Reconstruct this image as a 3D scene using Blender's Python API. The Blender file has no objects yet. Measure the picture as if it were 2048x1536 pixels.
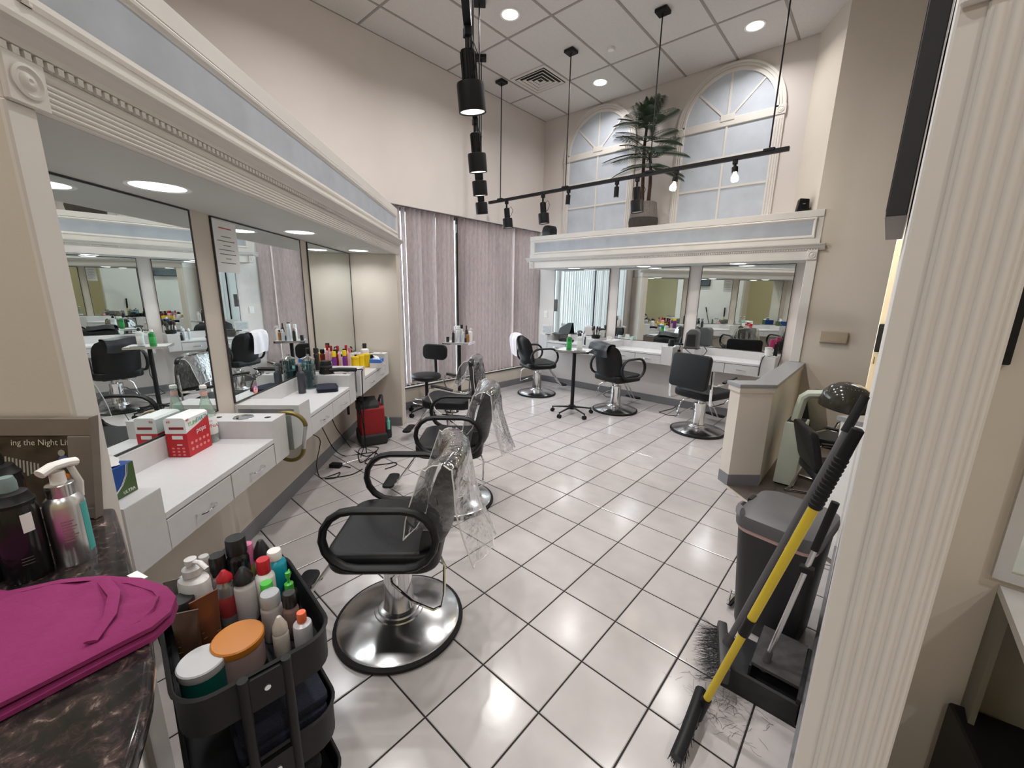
import bpy, bmesh, math, random
from mathutils import Vector, Matrix
random.seed(7)
PI = math.pi
scene = bpy.context.scene
COL = scene.collection
# ------------------------------------------------------------------ camera
FPX = 817.74
CAM = Vector((1.0478, -1.0206, 1.5748))
RX = Vector((0.74406523, 0.66788985, 0.01703182))
RD = Vector((0.15931086, -0.15260823, -0.97536187))
RF = Vector((-0.6488351, 0.72844621, -0.21995258))
cam = bpy.data.cameras.new('camera'); cam.sensor_fit = 'HORIZONTAL'; cam.sensor_width = 36.0
cam.lens = 36.0 * FPX / 2048.0; cam.clip_start = 0.02; cam.clip_end = 200
cam_o = bpy.data.objects.new('camera', cam); COL.objects.link(cam_o)
cm = Matrix((RX, -RD, -RF)).transposed().to_4x4(); cm.translation = CAM
cam_o.matrix_world = cm
scene.camera = cam_o
# ------------------------------------------------------------------ world, exposure
w = bpy.data.worlds.new('sky'); scene.world = w; w.use_nodes = True
bg = w.node_tree.nodes['Background']; bg.inputs[0].default_value = (0.86, 0.94, 1.0, 1); bg.inputs[1].default_value = 8.0
scene.view_settings.view_transform = 'Standard'; scene.view_settings.look = 'None'
scene.view_settings.gamma = 1.0; scene.view_settings.use_curve_mapping = False
scene.view_settings.exposure = 0.04
CAN_W = 22.0        # watts of a ceiling downlight
SOFFIT_W = 2.6
SPOT_W = 7.0
WARM = (1.0, 0.98, 0.955); COOL = (0.96, 0.98, 1.0)
def area_light(name, loc, size, power, color, rot=(0, 0, 0), spread=170):
    l = bpy.data.lights.new(name, 'AREA'); l.shape = 'DISK'; l.size = size; l.energy = power; l.color = color
    l.spread = math.radians(spread)
    o = bpy.data.objects.new(name, l); COL.objects.link(o); o.location = loc; o.rotation_euler = rot
    return o
# ------------------------------------------------------------------ pixel helpers (direction from the photo, distance from the touched surface)
def ray(px, py): return RX * ((px - 1024) / FPX) + RD * ((py - 768) / FPX) + RF
def at_z(px, py, z):
    d = ray(px, py); return CAM + d * ((z - CAM.z) / d.z)
def at_y(px, py, y):
    d = ray(px, py); return CAM + d * ((y - CAM.y) / d.y)
U = Vector((-.70710678, .70710678, 0)); N = Vector((.70710678, .70710678, 0))
def LP(u, n, z): return U * u + N * n + Vector((0, 0, z))
def at_n(px, py, n):
    d = ray(px, py); return CAM + d * ((n - CAM.dot(N)) / d.dot(N))
def z_up(p, py):
    a = Vector((p[0], p[1], 0)) - CAM; k = (py - 768) / FPX
    return (k * a.dot(RF) - a.dot(RD)) / (RD.z - k * RF.z)
# ------------------------------------------------------------------ materials
MATS = {}
def mat(name, col, rough=.5, metal=0., noise=0., nscale=8., bump=0., bscale=60., spec=.5, coat=0., trans=0., alpha=1., emit=None, estr=0., rand=0.):
    if name in MATS: return MATS[name]
    m = bpy.data.materials.new(name); m.use_nodes = True; nt = m.node_tree; b = nt.nodes['Principled BSDF']
    b.inputs['Base Color'].default_value = (*col, 1); b.inputs['Roughness'].default_value = rough; b.inputs['Metallic'].default_value = metal
    b.inputs['Specular IOR Level'].default_value = spec; b.inputs['Coat Weight'].default_value = coat
    b.inputs['Transmission Weight'].default_value = trans; b.inputs['Alpha'].default_value = alpha
    if emit: b.inputs['Emission Color'].default_value = (*emit, 1); b.inputs['Emission Strength'].default_value = estr
    tc = nt.nodes.new('ShaderNodeTexCoord')
    if noise or rand:
        n = nt.nodes.new('ShaderNodeTexNoise'); n.inputs['Scale'].default_value = nscale; n.inputs['Detail'].default_value = 4
        nt.links.new(tc.outputs['Object'], n.inputs['Vector'])
        mr = nt.nodes.new('ShaderNodeMapRange'); mr.inputs[3].default_value = 1 - noise; mr.inputs[4].default_value = 1 + noise
        mr.inputs[1].default_value = .3; mr.inputs[2].default_value = .7
        nt.links.new(n.outputs[0], mr.inputs[0])
        mx = nt.nodes.new('ShaderNodeVectorMath'); mx.operation = 'SCALE'; mx.inputs[0].default_value = col
        nt.links.new(mr.outputs[0], mx.inputs['Scale'])
        out = mx.outputs[0]
        if rand:
            oi = nt.nodes.new('ShaderNodeObjectInfo'); m2 = nt.nodes.new('ShaderNodeMapRange')
            m2.inputs[3].default_value = 1 - rand; m2.inputs[4].default_value = 1 + rand
            nt.links.new(oi.outputs['Random'], m2.inputs[0])
            ad = nt.nodes.new('ShaderNodeVectorMath'); ad.operation = 'ADD'
            cmb = nt.nodes.new('ShaderNodeCombineXYZ'); ml = nt.nodes.new('ShaderNodeMath'); ml.operation = 'MULTIPLY'; ml.inputs[1].default_value = 37
            nt.links.new(oi.outputs['Random'], ml.inputs[0]); nt.links.new(ml.outputs[0], cmb.inputs[0]); nt.links.new(ml.outputs[0], cmb.inputs[1])
            nt.links.new(tc.outputs['Object'], ad.inputs[0]); nt.links.new(cmb.outputs[0], ad.inputs[1]); nt.links.new(ad.outputs[0], n.inputs['Vector'])
            m3 = nt.nodes.new('ShaderNodeVectorMath'); m3.operation = 'SCALE'
            nt.links.new(out, m3.inputs[0]); nt.links.new(m2.outputs[0], m3.inputs['Scale']); out = m3.outputs[0]
        nt.links.new(out, b.inputs['Base Color'])
    if bump:
        n2 = nt.nodes.new('ShaderNodeTexNoise'); n2.inputs['Scale'].default_value = bscale; n2.inputs['Detail'].default_value = 3
        nt.links.new(tc.outputs['Object'], n2.inputs['Vector'])
        bp = nt.nodes.new('ShaderNodeBump'); bp.inputs['Strength'].default_value = bump; bp.inputs['Distance'].default_value = .01
        nt.links.new(n2.outputs[0], bp.inputs['Height']); nt.links.new(bp.outputs[0], b.inputs['Normal'])
    MATS[name] = m
    return m
def S(r, g, b):      # sRGB 0-255 to linear
    f = lambda c: (c / 255 / 12.92) if c / 255 <= .04045 else ((c / 255 + .055) / 1.055) ** 2.4
    return (f(r), f(g), f(b))
wall_m = mat('wall_paint', S(214, 206, 202), .85, noise=.02, nscale=3, bump=.04, bscale=180)
beige_m = mat('beige_paint', S(209, 199, 187), .8, noise=.025, nscale=2.5, bump=.03, bscale=180)
white_m = mat('white_paint', S(226, 223, 220), .7, noise=.015, nscale=4)
yellow_m = mat('pale_yellow_paint', S(206, 195, 158), .85, noise=.02, nscale=3)
cream_m = mat('cream_trim_paint', S(216, 211, 206), .5, noise=.015, nscale=6)
soffit_m = mat('soffit_paint', S(196, 194, 190), .7, noise=.015, nscale=4)
blue_m = mat('pale_blue_faux_paint', S(172, 177, 185), .7, noise=.07, nscale=7)
sky_m = mat('pale_sky_faux_paint', S(190, 196, 206), .75, noise=.07, nscale=5)
base_m = mat('grey_vinyl_baseboard', S(118, 117, 121), .45, noise=.03, nscale=10)
lam_m = mat('pale_grey_laminate', S(205, 203, 203), .38, noise=.02, nscale=30)
lamtop_m = mat('white_speckled_laminate', S(214, 212, 213), .3, noise=.02, nscale=60)
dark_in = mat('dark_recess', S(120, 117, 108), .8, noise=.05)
gap_m = mat('drawer_gap', (.02, .02, .02), .8)
tile_m = mat('ceramic_floor_tile', S(188, 182, 181), .18, noise=.07, nscale=6, rand=.025, bump=.02, bscale=25)
grout_m = mat('dark_grout', S(34, 30, 30), .85, noise=.12, nscale=40)
wood_m = mat('dark_wood_vinyl', S(92, 82, 76), .4, noise=.18, nscale=9)
ctile_m = mat('ceiling_panel', S(208, 203, 200), .9, noise=.03, nscale=40, bump=.12, bscale=260, rand=.012)
cgrid_m = mat('ceiling_grid_metal', S(150, 143, 138), .6, noise=.02)
chrome_m = mat('polished_chrome', (.82, .83, .84), .07, 1., noise=.02)
steel_m = mat('brushed_steel', (.70, .70, .71), .2, 1., noise=.05, nscale=14)
silver_m = mat('silver_metal', (.68, .68, .69), .3, 1., noise=.03)
vinyl_m = mat('black_vinyl', (.009, .009, .010), .42, spec=.25, noise=.15, nscale=12, bump=.05, bscale=90)
bplast_m = mat('black_plastic', (.008, .008, .009), .45, spec=.28, noise=.1)
rubber_m = mat('black_rubber', (.01, .01, .011), .6, spec=.25, noise=.1)
bmetal_m = mat('black_metal', (.008, .008, .009), .5, spec=.25, noise=.1)
gplast_m = mat('grey_plastic', S(92, 91, 93), .42, noise=.04)
dgrey_m = mat('dark_grey_plastic', S(52, 51, 53), .45, noise=.05)
lightlens_m = mat('lit_lamp_lens', (.9, .9, .9), .4, emit=(1, .96, .9), estr=9.0)
coollens_m = mat('lit_soffit_lens', (.9, .9, .9), .4, emit=(.95, .98, 1), estr=5.0)
bulb_m = mat('lit_bulb', (.9, .9, .9), .4, emit=(1, .85, .6), estr=25.0)
mirror_m = mat('silvered_mirror', (.83, .88, .865), .0, 1., noise=.0)
wht_m = mat('white_plastic', S(226, 224, 220), .4, noise=.015)
paper_m = mat('white_paper', S(232, 232, 232), .8, noise=.01)
redp_m = mat('red_card', S(190, 26, 34), .45, noise=.04)
gold_m = mat('brushed_gold', S(126, 112, 62), .4, .7, noise=.05)
def glassy(name, col, tfac, rough=.05):
    if name in MATS: return MATS[name]
    m = bpy.data.materials.new(name); m.use_nodes = True; nt = m.node_tree; nt.nodes.remove(nt.nodes['Principled BSDF'])
    out = nt.nodes['Material Output']; t = nt.nodes.new('ShaderNodeBsdfTransparent'); t.inputs[0].default_value = (*col, 1)
    g = nt.nodes.new('ShaderNodeBsdfGlossy'); g.inputs['Roughness'].default_value = rough; g.inputs[0].default_value = (.9, .9, .9, 1)
    d = nt.nodes.new('ShaderNodeBsdfDiffuse'); d.inputs[0].default_value = (*col, 1)
    n = nt.nodes.new('ShaderNodeTexNoise'); n.inputs['Scale'].default_value = 22; n.inputs['Detail'].default_value = 2
    bp = nt.nodes.new('ShaderNodeBump'); bp.inputs['Strength'].default_value = .5; bp.inputs['Distance'].default_value = .02
    tc = nt.nodes.new('ShaderNodeTexCoord'); nt.links.new(tc.outputs['Object'], n.inputs['Vector']); nt.links.new(n.outputs[0], bp.inputs['Height']); nt.links.new(bp.outputs[0], g.inputs['Normal'])
    fr = nt.nodes.new('ShaderNodeLayerWeight'); fr.inputs[0].default_value = .35; nt.links.new(bp.outputs[0], fr.inputs['Normal'])
    a = nt.nodes.new('ShaderNodeMixShader'); a.inputs[0].default_value = 1 - tfac; nt.links.new(t.outputs[0], a.inputs[1]); nt.links.new(d.outputs[0], a.inputs[2])
    b = nt.nodes.new('ShaderNodeMixShader'); nt.links.new(fr.outputs['Facing'], b.inputs[0]); nt.links.new(a.outputs[0], b.inputs[1]); nt.links.new(g.outputs[0], b.inputs[2])
    nt.links.new(b.outputs[0], out.inputs[0]); MATS[name] = m
    return m
clear_m = glassy('clear_vinyl_sheet', (.93, .94, .94), .965, .08)
# ------------------------------------------------------------------ mesh helpers
class MB:
    def __init__(s): s.v = []; s.f = []; s.m = []; s.cur = 0
    def add(s, vs, fs):
        o = len(s.v); s.v += [tuple(x) for x in vs]; s.f += [tuple(o + i for i in q) for q in fs]; s.m += [s.cur] * len(fs); return s
    def box(s, x0, x1, y0, y1, z0, z1, M=None):
        vs = [Vector((x, y, z)) for z in (z0, z1) for y in (y0, y1) for x in (x0, x1)]
        if M: vs = [M @ v for v in vs]
        return s.add(vs, [(0, 2, 3, 1), (4, 5, 7, 6), (0, 1, 5, 4), (2, 6, 7, 3), (0, 4, 6, 2), (1, 3, 7, 5)])
    def prism(s, poly, z0, z1):
        n = len(poly); a = sum(poly[i][0] * poly[(i + 1) % n][1] - poly[(i + 1) % n][0] * poly[i][1] for i in range(n))
        if a < 0: poly = poly[::-1]
        vs = [(x, y, z0) for x, y in poly] + [(x, y, z1) for x, y in poly]
        return s.add(vs, [tuple(range(n - 1, -1, -1)), tuple(range(n, 2 * n))] + [(i, (i + 1) % n, n + (i + 1) % n, n + i) for i in range(n)])
    def extr(s, poly, o, ex, ey, dv):      # polygon in plane (o, ex, ey) pushed along dv
        o, ex, ey, dv = Vector(o), Vector(ex), Vector(ey), Vector(dv); n = len(poly)
        a = [o + ex * p[0] + ey * p[1] for p in poly]; b = [q + dv for q in a]
        return s.add(a + b, [tuple(range(n - 1, -1, -1)), tuple(range(n, 2 * n))] + [(i, (i + 1) % n, n + (i + 1) % n, n + i) for i in range(n)])
    def lathe(s, prof, n=24, c=(0, 0, 0), M=None):
        vs = []; fs = []
        for r, z in prof:
            for k in range(n):
                v = Vector((c[0] + r * math.cos(2 * PI * k / n), c[1] + r * math.sin(2 * PI * k / n), c[2] + z)); vs.append(M @ v if M else v)
        for i in range(len(prof) - 1):
            for k in range(n): fs.append((i * n + k, i * n + (k + 1) % n, (i + 1) * n + (k + 1) % n, (i + 1) * n + k))
        if prof[0][0] > 1e-5: fs.append(tuple(range(n - 1, -1, -1)))
        if prof[-1][0] > 1e-5: fs.append(tuple((len(prof) - 1) * n + k for k in range(n)))
        return s.add(vs, fs)
    def cyl(s, p0, p1, r0, r1=None, n=12):
        p0, p1 = Vector(p0), Vector(p1); r1 = r0 if r1 is None else r1
        d = (p1 - p0); L = d.length; q = d.to_track_quat('Z', 'Y').to_matrix().to_4x4(); q.translation = p0
        return s.lathe([(r0, 0), (r1, L)], n, M=q)
    def sweep(s, pts, ra, rb, side=None, closed=False, n=8, taper=None):
        pts = [Vector(p) for p in pts]; k = len(pts); vs = []; fs = []; prev = None
        for i in range(k):
            a = pts[i - 1] if (i > 0 or closed) else pts[i]; b = pts[(i + 1) % k] if (i < k - 1 or closed) else pts[i]
            t = (b - a).normalized()
            if side is not None: sd = Vector(side); sd = (sd - t * sd.dot(t)).normalized()
            else:
                if prev is None:
                    h = Vector((0, 0, 1)) if abs(t.z) < .9 else Vector((1, 0, 0)); sd = t.cross(h).normalized()
                else: sd = (prev - t * prev.dot(t)).normalized()
            prev = sd; up = t.cross(sd)
            sc = taper(i / max(1, k - 1)) if taper else 1
            for j in range(n):
                an = 2 * PI * (j + .5) / n; vs.append(pts[i] + sd * (ra * sc * math.cos(an)) + up * (rb * sc * math.sin(an)))
        for i in range(k if closed else k - 1):
            for j in range(n):
                a = i * n + j; b = i * n + (j + 1) % n; c = ((i + 1) % k) * n + (j + 1) % n; d = ((i + 1) % k) * n + j; fs.append((a, b, c, d))
        if not closed: fs.append(tuple(range(n - 1, -1, -1))); fs.append(tuple((k - 1) * n + j for j in range(n)))
        return s.add(vs, fs)
    def tube(s, pts, r, n=8, closed=False): return s.sweep(pts, r, r, None, closed, n)
    def ell(s, c, rx, ry, rz, n=14, m=8, M=None):
        vs = []; fs = []
        for i in range(m + 1):
            th = PI * i / m
            for k in range(n):
                v = Vector((c[0] + rx * math.sin(th) * math.cos(2 * PI * k / n), c[1] + ry * math.sin(th) * math.sin(2 * PI * k / n), c[2] - rz * math.cos(th))); vs.append(M @ v if M else v)
        for i in range(m):
            for k in range(n): fs.append((i * n + k, i * n + (k + 1) % n, (i + 1) * n + (k + 1) % n, (i + 1) * n + k))
        return s.add(vs, fs)
    def grid(s, fn, nu, nv, closed_u=False):
        vs = [fn(i / nu, j / nv) for j in range(nv + 1) for i in range(nu + 1)]
        fs = [(j * (nu + 1) + i, j * (nu + 1) + i + 1, (j + 1) * (nu + 1) + i + 1, (j + 1) * (nu + 1) + i) for j in range(nv) for i in range(nu)]
        return s.add(vs, fs)
    def build(s, name, m, parent=None, bevel=0, seg=2, smooth=True, loc=None, rotz=None, merge=True, solid=0):
        me = bpy.data.meshes.new(name); bm = bmesh.new()
        vs = [bm.verts.new(v) for v in s.v]
        for q, mi in zip(s.f, s.m):
            try: f = bm.faces.new([vs[i] for i in q]); f.material_index = mi
            except ValueError: pass
        if merge: bmesh.ops.remove_doubles(bm, verts=bm.verts, dist=1e-5)
        bmesh.ops.dissolve_degenerate(bm, dist=1e-6, edges=bm.edges)
        bmesh.ops.recalc_face_normals(bm, faces=bm.faces)
        if bevel:
            ed = [e for e in bm.edges if len(e.link_faces) == 2 and e.calc_face_angle(0) > .6]
            bmesh.ops.bevel(bm, geom=ed, offset=bevel, segments=seg, profile=.6, affect='EDGES', clamp_overlap=True)
        if solid:
            bmesh.ops.solidify(bm, geom=bm.faces, thickness=solid)
        bm.to_mesh(me); bm.free()
        for x in (m if isinstance(m, (list, tuple)) else [m]): me.materials.append(x)
        if smooth:
            me.shade_smooth(); me.set_sharp_from_angle(angle=math.radians(38))
        o = bpy.data.objects.new(name, me); COL.objects.link(o)
        if parent: o.parent = parent
        if loc is not None: o.location = loc
        if rotz is not None: o.rotation_euler = (0, 0, rotz)
        return o
def tag(o, label, cat, group=None):
    o['label'] = label; o['category'] = cat
    if group: o['group'] = group
    return o
def thing(name, label, cat, loc=(0, 0, 0), rotz=0, group=None):
    o = bpy.data.objects.new(name, None); o.empty_display_size = .05; COL.objects.link(o); o.location = loc; o.rotation_euler = (0, 0, rotz)
    return tag(o, label, cat, group)
def struct(name, o_or_mb, m=None, **k):
    o = o_or_mb.build(name, m, **k) if isinstance(o_or_mb, MB) else o_or_mb
    o['kind'] = 'structure'; return o
def sroot(name, loc=(0, 0, 0), rotz=0):
    o = bpy.data.objects.new(name, None); COL.objects.link(o); o.location = loc; o.rotation_euler = (0, 0, rotz); o['kind'] = 'structure'; return o
def copy_part(src, parent, name=None):
    c = src.copy(); COL.objects.link(c); c.parent = parent
    if name: c.name = name
    return c
def dup(root, loc, rotz, label, group=None):
    r = root.copy(); COL.objects.link(r); r.location = loc; r.rotation_euler = (0, 0, rotz); r['label'] = label
    if group: r['group'] = group
    for ch in list(root.children):
        c = ch.copy(); COL.objects.link(c); c.parent = r
        for g in ch.children:
            d = g.copy(); COL.objects.link(d); d.parent = c
    return r
def rrect(w, h, r, n=5, cx=0, cy=0):
    pts = []
    for (sx, sy, a0) in ((1, 1, 0), (-1, 1, 90), (-1, -1, 180), (1, -1, 270)):
        for i in range(n + 1):
            a = math.radians(a0 + 90 * i / n); pts.append((cx + sx * (w / 2 - r) + r * math.cos(a), cy + sy * (h / 2 - r) + r * math.sin(a)))
    return pts
def text_part(body, size, m, parent, M, name='lettering', ext=.0004, align='CENTER', shear=0):
    cu = bpy.data.curves.new('t', 'FONT'); cu.body = body; cu.size = size; cu.extrude = ext; cu.align_x = align; cu.resolution_u = 2; cu.shear = shear
    o = bpy.data.objects.new('t', cu); COL.objects.link(o)
    dg = bpy.context.evaluated_depsgraph_get(); me = bpy.data.meshes.new_from_object(o.evaluated_get(dg)); bpy.data.objects.remove(o); bpy.data.curves.remove(cu)
    me.materials.clear(); me.materials.append(m)
    t = bpy.data.objects.new(name, me); COL.objects.link(t); t.parent = parent; t.matrix_local = M
    return t
def frame_m(o, ex, ey):
    ex, ey = Vector(ex).normalized(), Vector(ey).normalized(); ez = ex.cross(ey); M = Matrix((ex, ey, ez)).transposed().to_4x4(); M.translation = Vector(o); return M
# ================================================================== FLOOR
T = .305
floor = struct('floor', MB().box(-3.9, 4.6, -5.2, 5.0, -.12, -.0025), grout_m)
def tile_mesh():
    g = T / 2 - .0034; c = .003; mb = MB()
    vs = [(x * g, y * g, -.008) for x, y in ((-1, -1), (1, -1), (1, 1), (-1, 1))] + [(x * g, y * g, -c * .7) for x, y in ((-1, -1), (1, -1), (1, 1), (-1, 1))] + [(x * (g - c), y * (g - c), 0) for x, y in ((-1, -1), (1, -1), (1, 1), (-1, 1))]
    fs = [(8, 9, 10, 11)]
    for i in range(4):
        j = (i + 1) % 4; fs += [(i, j, 4 + j, 4 + i), (4 + i, 4 + j, 8 + j, 8 + i)]
    return vs, fs
tv, tf = tile_mesh()
def in_dryer(x, y): return x > .44 and (x + y) > 3.3 and y > 2.2
cand = []
for a in range(-13, 15):
    for j in range(-17, 17):
        x, y = (a + .5) * T, (j + .5) * T
        if (x + y) * .7071 < -1.62 and x < -.35: continue
        if x < -3.7 or y > 4.95: continue
        if in_dryer(x, y): continue
        v = Vector((x, y, 0)) - CAM; dz = v.dot(RF)
        key = 1e9
        if dz > .3:
            px = 1024 + FPX * v.dot(RX) / dz; py = 768 + FPX * v.dot(RD) / dz
            if -60 < px < 2100 and 700 < py < 1620 and px < 1760: key = dz
        cand.append((key, x, y))
cand.sort()
first = None; rest = MB(); nt_ = 0
for key, x, y in cand:
    if key < 1e8 and nt_ < 300:
        if first is None: first = MB().add(tv, tf).build('tile', tile_m, floor, smooth=False); o = first
        else: o = first.copy(); COL.objects.link(o); o.parent = floor
        o.location = (x, y, 0); nt_ += 1
    else: rest.add([(q[0] + x, q[1] + y, q[2]) for q in tv], tf)
ro = rest.build('tile_remainder', tile_m, floor, smooth=False, merge=False); ro['kind'] = 'stuff'
EDGE = lambda x: 2.60 - (x - .275) * .92
fd = struct('floor_back', MB().prism([(.30, EDGE(.30)), (1.05, EDGE(1.05)), (3.2, EDGE(1.05)), (3.2, 7.2), (.44, 7.2), (.30, 2.9)], -.02, .0006), wood_m, smooth=False)
PW = .15
for i in range(18):
    x0 = .31 + i * PW; x1 = x0 + PW
    if x1 > 3.1: break
    for k in range(5):
        e0, e1 = EDGE(min(x0, 1.05)), EDGE(min(x1, 1.05)); yb = 1.95 + (k + .5 * (i % 2)) * 1.05; y1 = min(yb + 1.05, 7.1)
        if y1 < max(e0, e1) + .05: continue
        a0, a1 = max(yb, e0), max(yb, e1)
        if x0 < .40 and a0 > 2.9: continue
        MB().prism([(x0 + .001, a0 + .001), (x1 - .001, a1 + .001), (x1 - .001, y1 - .001), (x0 + .001, y1 - .001)], .0, .0022).build('plank', wood_m, fd, smooth=False)
strip_m = mat('pale_threshold_strip', S(188, 178, 168), .5, noise=.04)
struct('trim_1', MB().prism([(.262, EDGE(.262) - .035), (.29, EDGE(.29) + .005), (1.06, EDGE(1.06) + .005), (1.03, EDGE(1.03) - .035)], -.002, .007), strip_m, bevel=.002)
# ================================================================== CEILING
CZ = 4.27
ceil = struct('ceiling', MB().box(-3.7, 4.6, -5.2, 5.0, CZ + .03, CZ + .15), ctile_m)
gx = [-3.09 + .599 * i for i in range(-1, 14)]; gy = [2.78 + 1.19 * i for i in range(-7, 3)]
VENT = (-2.77, 3.72)
pm = None
gx0 = [max(g, -3.53) for g in gx]
for i in range(len(gx) - 1):
    for j in range(len(gy) - 1):
        a, b, c, d = gx0[i], gx[i + 1], gy[j], min(gy[j + 1], 4.82)
        if b - a < .1 or d - c < .1: continue
        MB().box(a + .008, b - .008, c + .008, d - .008, CZ + .004, CZ + .028).build('panel', ctile_m, ceil, bevel=.003, seg=1, smooth=False)
gm = MB()
for x in gx0: gm.box(x - .012, x + .012, -5.2, 4.82, CZ, CZ + .012)
for y in gy: gm.box(-3.53, 4.6, y - .012, y + .012, CZ + .0005, CZ + .0115)
gm.build('grid', cgrid_m, ceil, smooth=False)
dl = thing('recessed_downlight', 'x', 'downlight')
MB().lathe([(.078, 0), (.098, -.004), (.105, .0), (.105, .006)], 32).build('trim_ring', wht_m, dl)
MB().lathe([(0, -.001), (.05, -.006), (.08, -.001), (.08, .003)], 32).build('lens', lightlens_m, dl)
cans = [(-2.2, 2.5, 'round lit ceiling downlight nearest the black near track'), (-2.2, 4.26, 'round lit ceiling downlight above the potted palm'), (-.4, 4.25, 'round lit ceiling downlight above the right arched window'),
        (-.4, 2.5, 0), (-2.2, .75, 0), (-.4, .75, 0), (-.4, -1.2, 0), (2.7, -1.0, 0), (1.4, -3.6, 0), (-.6, -3.6, 0), (3.4, -3.2, 0)]  # unseen cans beside and behind the camera are added as fill light
OUT = ['over the middle of the tiled floor', 'over the second left styling chair', 'over the nearest styling chair', 'unseen over the rolling cart, added to brighten the pillar', 'unseen over the white counter at the right edge, added for fill', 'added as fill behind the camera by the tan door', 'added as fill behind the camera over the reception counter', 'added as fill behind the camera by the side wall']
for i, (x, y, lab) in enumerate(cans):
    lab = lab or 'round lit ceiling downlight ' + OUT[i - 3]
    g = 'ceiling downlights' if i < 3 else 'ceiling downlights out of view'
    if i == 0: dl.location = (x, y, CZ); dl['label'] = lab; dl['group'] = g
    else: dup(dl, (x, y, CZ), 0, lab, g)
    l = area_light('downlight_lamp', (x, y, CZ - .02), .15, CAN_W * (.55 if y > 4 else 1.06), WARM, spread=150)
vt = thing('air_vent', 'square white louvred ceiling air vent in the ceiling grid', 'air vent', (VENT[0], VENT[1], CZ))
ventm = mat('vent_white_metal', S(205, 200, 195), .5, noise=.02)
fr = MB()
for (a, b, c, d) in ((-.28, .28, .24, .28), (-.28, .28, -.28, -.24), (-.28, -.24, -.24, .24), (.24, .28, -.24, .24)): fr.box(a, b, c, d, -.008, .004)
fr.build('frame', ventm, vt, smooth=False)
MB().box(-.24, .24, -.24, .24, .0, .003).build('dark_throat', gap_m, vt, smooth=False)
for k in range(4):
    r = .225 - k * .055; q = MB()
    for (sx, sy) in ((1, 0), (-1, 0), (0, 1), (0, -1)):
        ax = Vector((sx, sy, 0)); bx = Vector((-sy, sx, 0))
        p = [ax * r + bx * -r + Vector((0, 0, -.012)), ax * r + bx * r + Vector((0, 0, -.012)), ax * (r - .03) + bx * (r - .03) + Vector((0, 0, -.001)), ax * (r - .03) + bx * -(r - .03) + Vector((0, 0, -.001))]
        q.add(p + [v + Vector((0, 0, .002)) for v in p], [(0, 1, 2, 3), (7, 6, 5, 4), (0, 4, 5, 1), (2, 6, 7, 3), (1, 5, 6, 2), (0, 3, 7, 4)])
    q.build('louvre', ventm, vt, smooth=False)
sm = thing('smoke_detector', 'small round white detector on the ceiling beside the hanging rod', 'detector', (-1.716, 3.661, CZ))
MB().lathe([(0, -.022), (.035, -.02), (.045, -.006), (.045, .003)], 24).build('cover', wht_m, sm)
# ================================================================== WALLS
WX = -3.53; BY = 4.82; FY = 4.33
wwin = sroot('wall_window')
MB().box(WX - .2, WX, -5.2, BY + .2, 2.585, CZ + .03).build('header', wall_m, wwin, smooth=False)
MB().box(WX - .2, WX, 1.30, BY, 0, .285).build('sill_wall', beige_m, wwin, smooth=False)
MB().box(WX - .2, WX, -5.2, 1.50, 0, 2.585).build('pier', wall_m, wwin, smooth=False)
MB().box(WX - .02, WX + .012, 1.5, BY - .02, .285, .30).build('sill_cap', mat('dark_sill', S(48, 48, 48), .5, noise=.05), wwin, smooth=False)
w1 = sroot('window_1')
alu = mat('dark_aluminium', (.03, .03, .032), .4, .5, noise=.05)
gl = glassy('window_glass', (.95, .97, .98), .97, .0)
for k, (a, b) in enumerate(((1.52, 2.9), (2.96, 4.80))): MB().box(WX - .151, WX - .145, a, b, .30, 2.585).build('pane', gl, w1, smooth=False)
for y in (1.50, 2.93, 4.80): MB().box(WX - .18, WX - .12, y - .025, y + .025, .286, 2.585).build('mullion', alu, w1, smooth=False)
for z in (.30, 2.56): MB().box(WX - .175, WX - .125, 1.5, 4.82, z - .018, z + .018).build('rail', alu, w1, smooth=False)
# outdoors: pavement and pale buildings beyond the window
struct('floor_outdoor', MB().box(-30, WX - .2, -20, 20, -.3, -.15), mat('outdoor_paving', S(200, 200, 200), .8, noise=.05))
wb = struct('wall_back', MB().box(WX - .2, .14, BY, BY + .15, 0, CZ + .03).box(.141, .47, BY + .001, BY + .15, 0, 2.437), wall_m, smooth=False)
wrl = sroot('wall_right')
MB().prism([(.36, FY), (1.03, FY), (1.03, FY + .12), (.47, FY + .12), (.47, BY - .001), (.36, BY - .001)], 0, 2.437).build('lower_wall', beige_m, wrl, smooth=False)
MB().prism([(.375, FY), (1.03, FY), (1.03, FY + .12), (.47, FY + .12), (.2, BY + .15), (.09, BY)], 2.437, CZ + .03).build('upper_wall', beige_m, wrl, smooth=False)
struct('wall_far', MB().box(.3, 3.4, 7.1, 7.25, 0, CZ), mat('warm_far_paint', S(224, 205, 172), .85, noise=.02), smooth=False)
struct('wall_far_right', MB().box(3.2, 3.35, .6, 7.2, 0, CZ), yellow_m, smooth=False)
ol = sroot('wall_opening')
MB().box(1.03, 3.2, FY + .02, FY + .12, 2.45, CZ).build('header', wall_m, ol, smooth=False)
MB().box(1.6, 3.2, FY + .02, FY + .12, 0, 2.45).build('pier', beige_m, ol, smooth=False)
MB().box(1.03, 1.6, 5.6, 5.7, 1.95, 2.05).build('far_rail', cream_m, ol, smooth=False)
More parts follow.
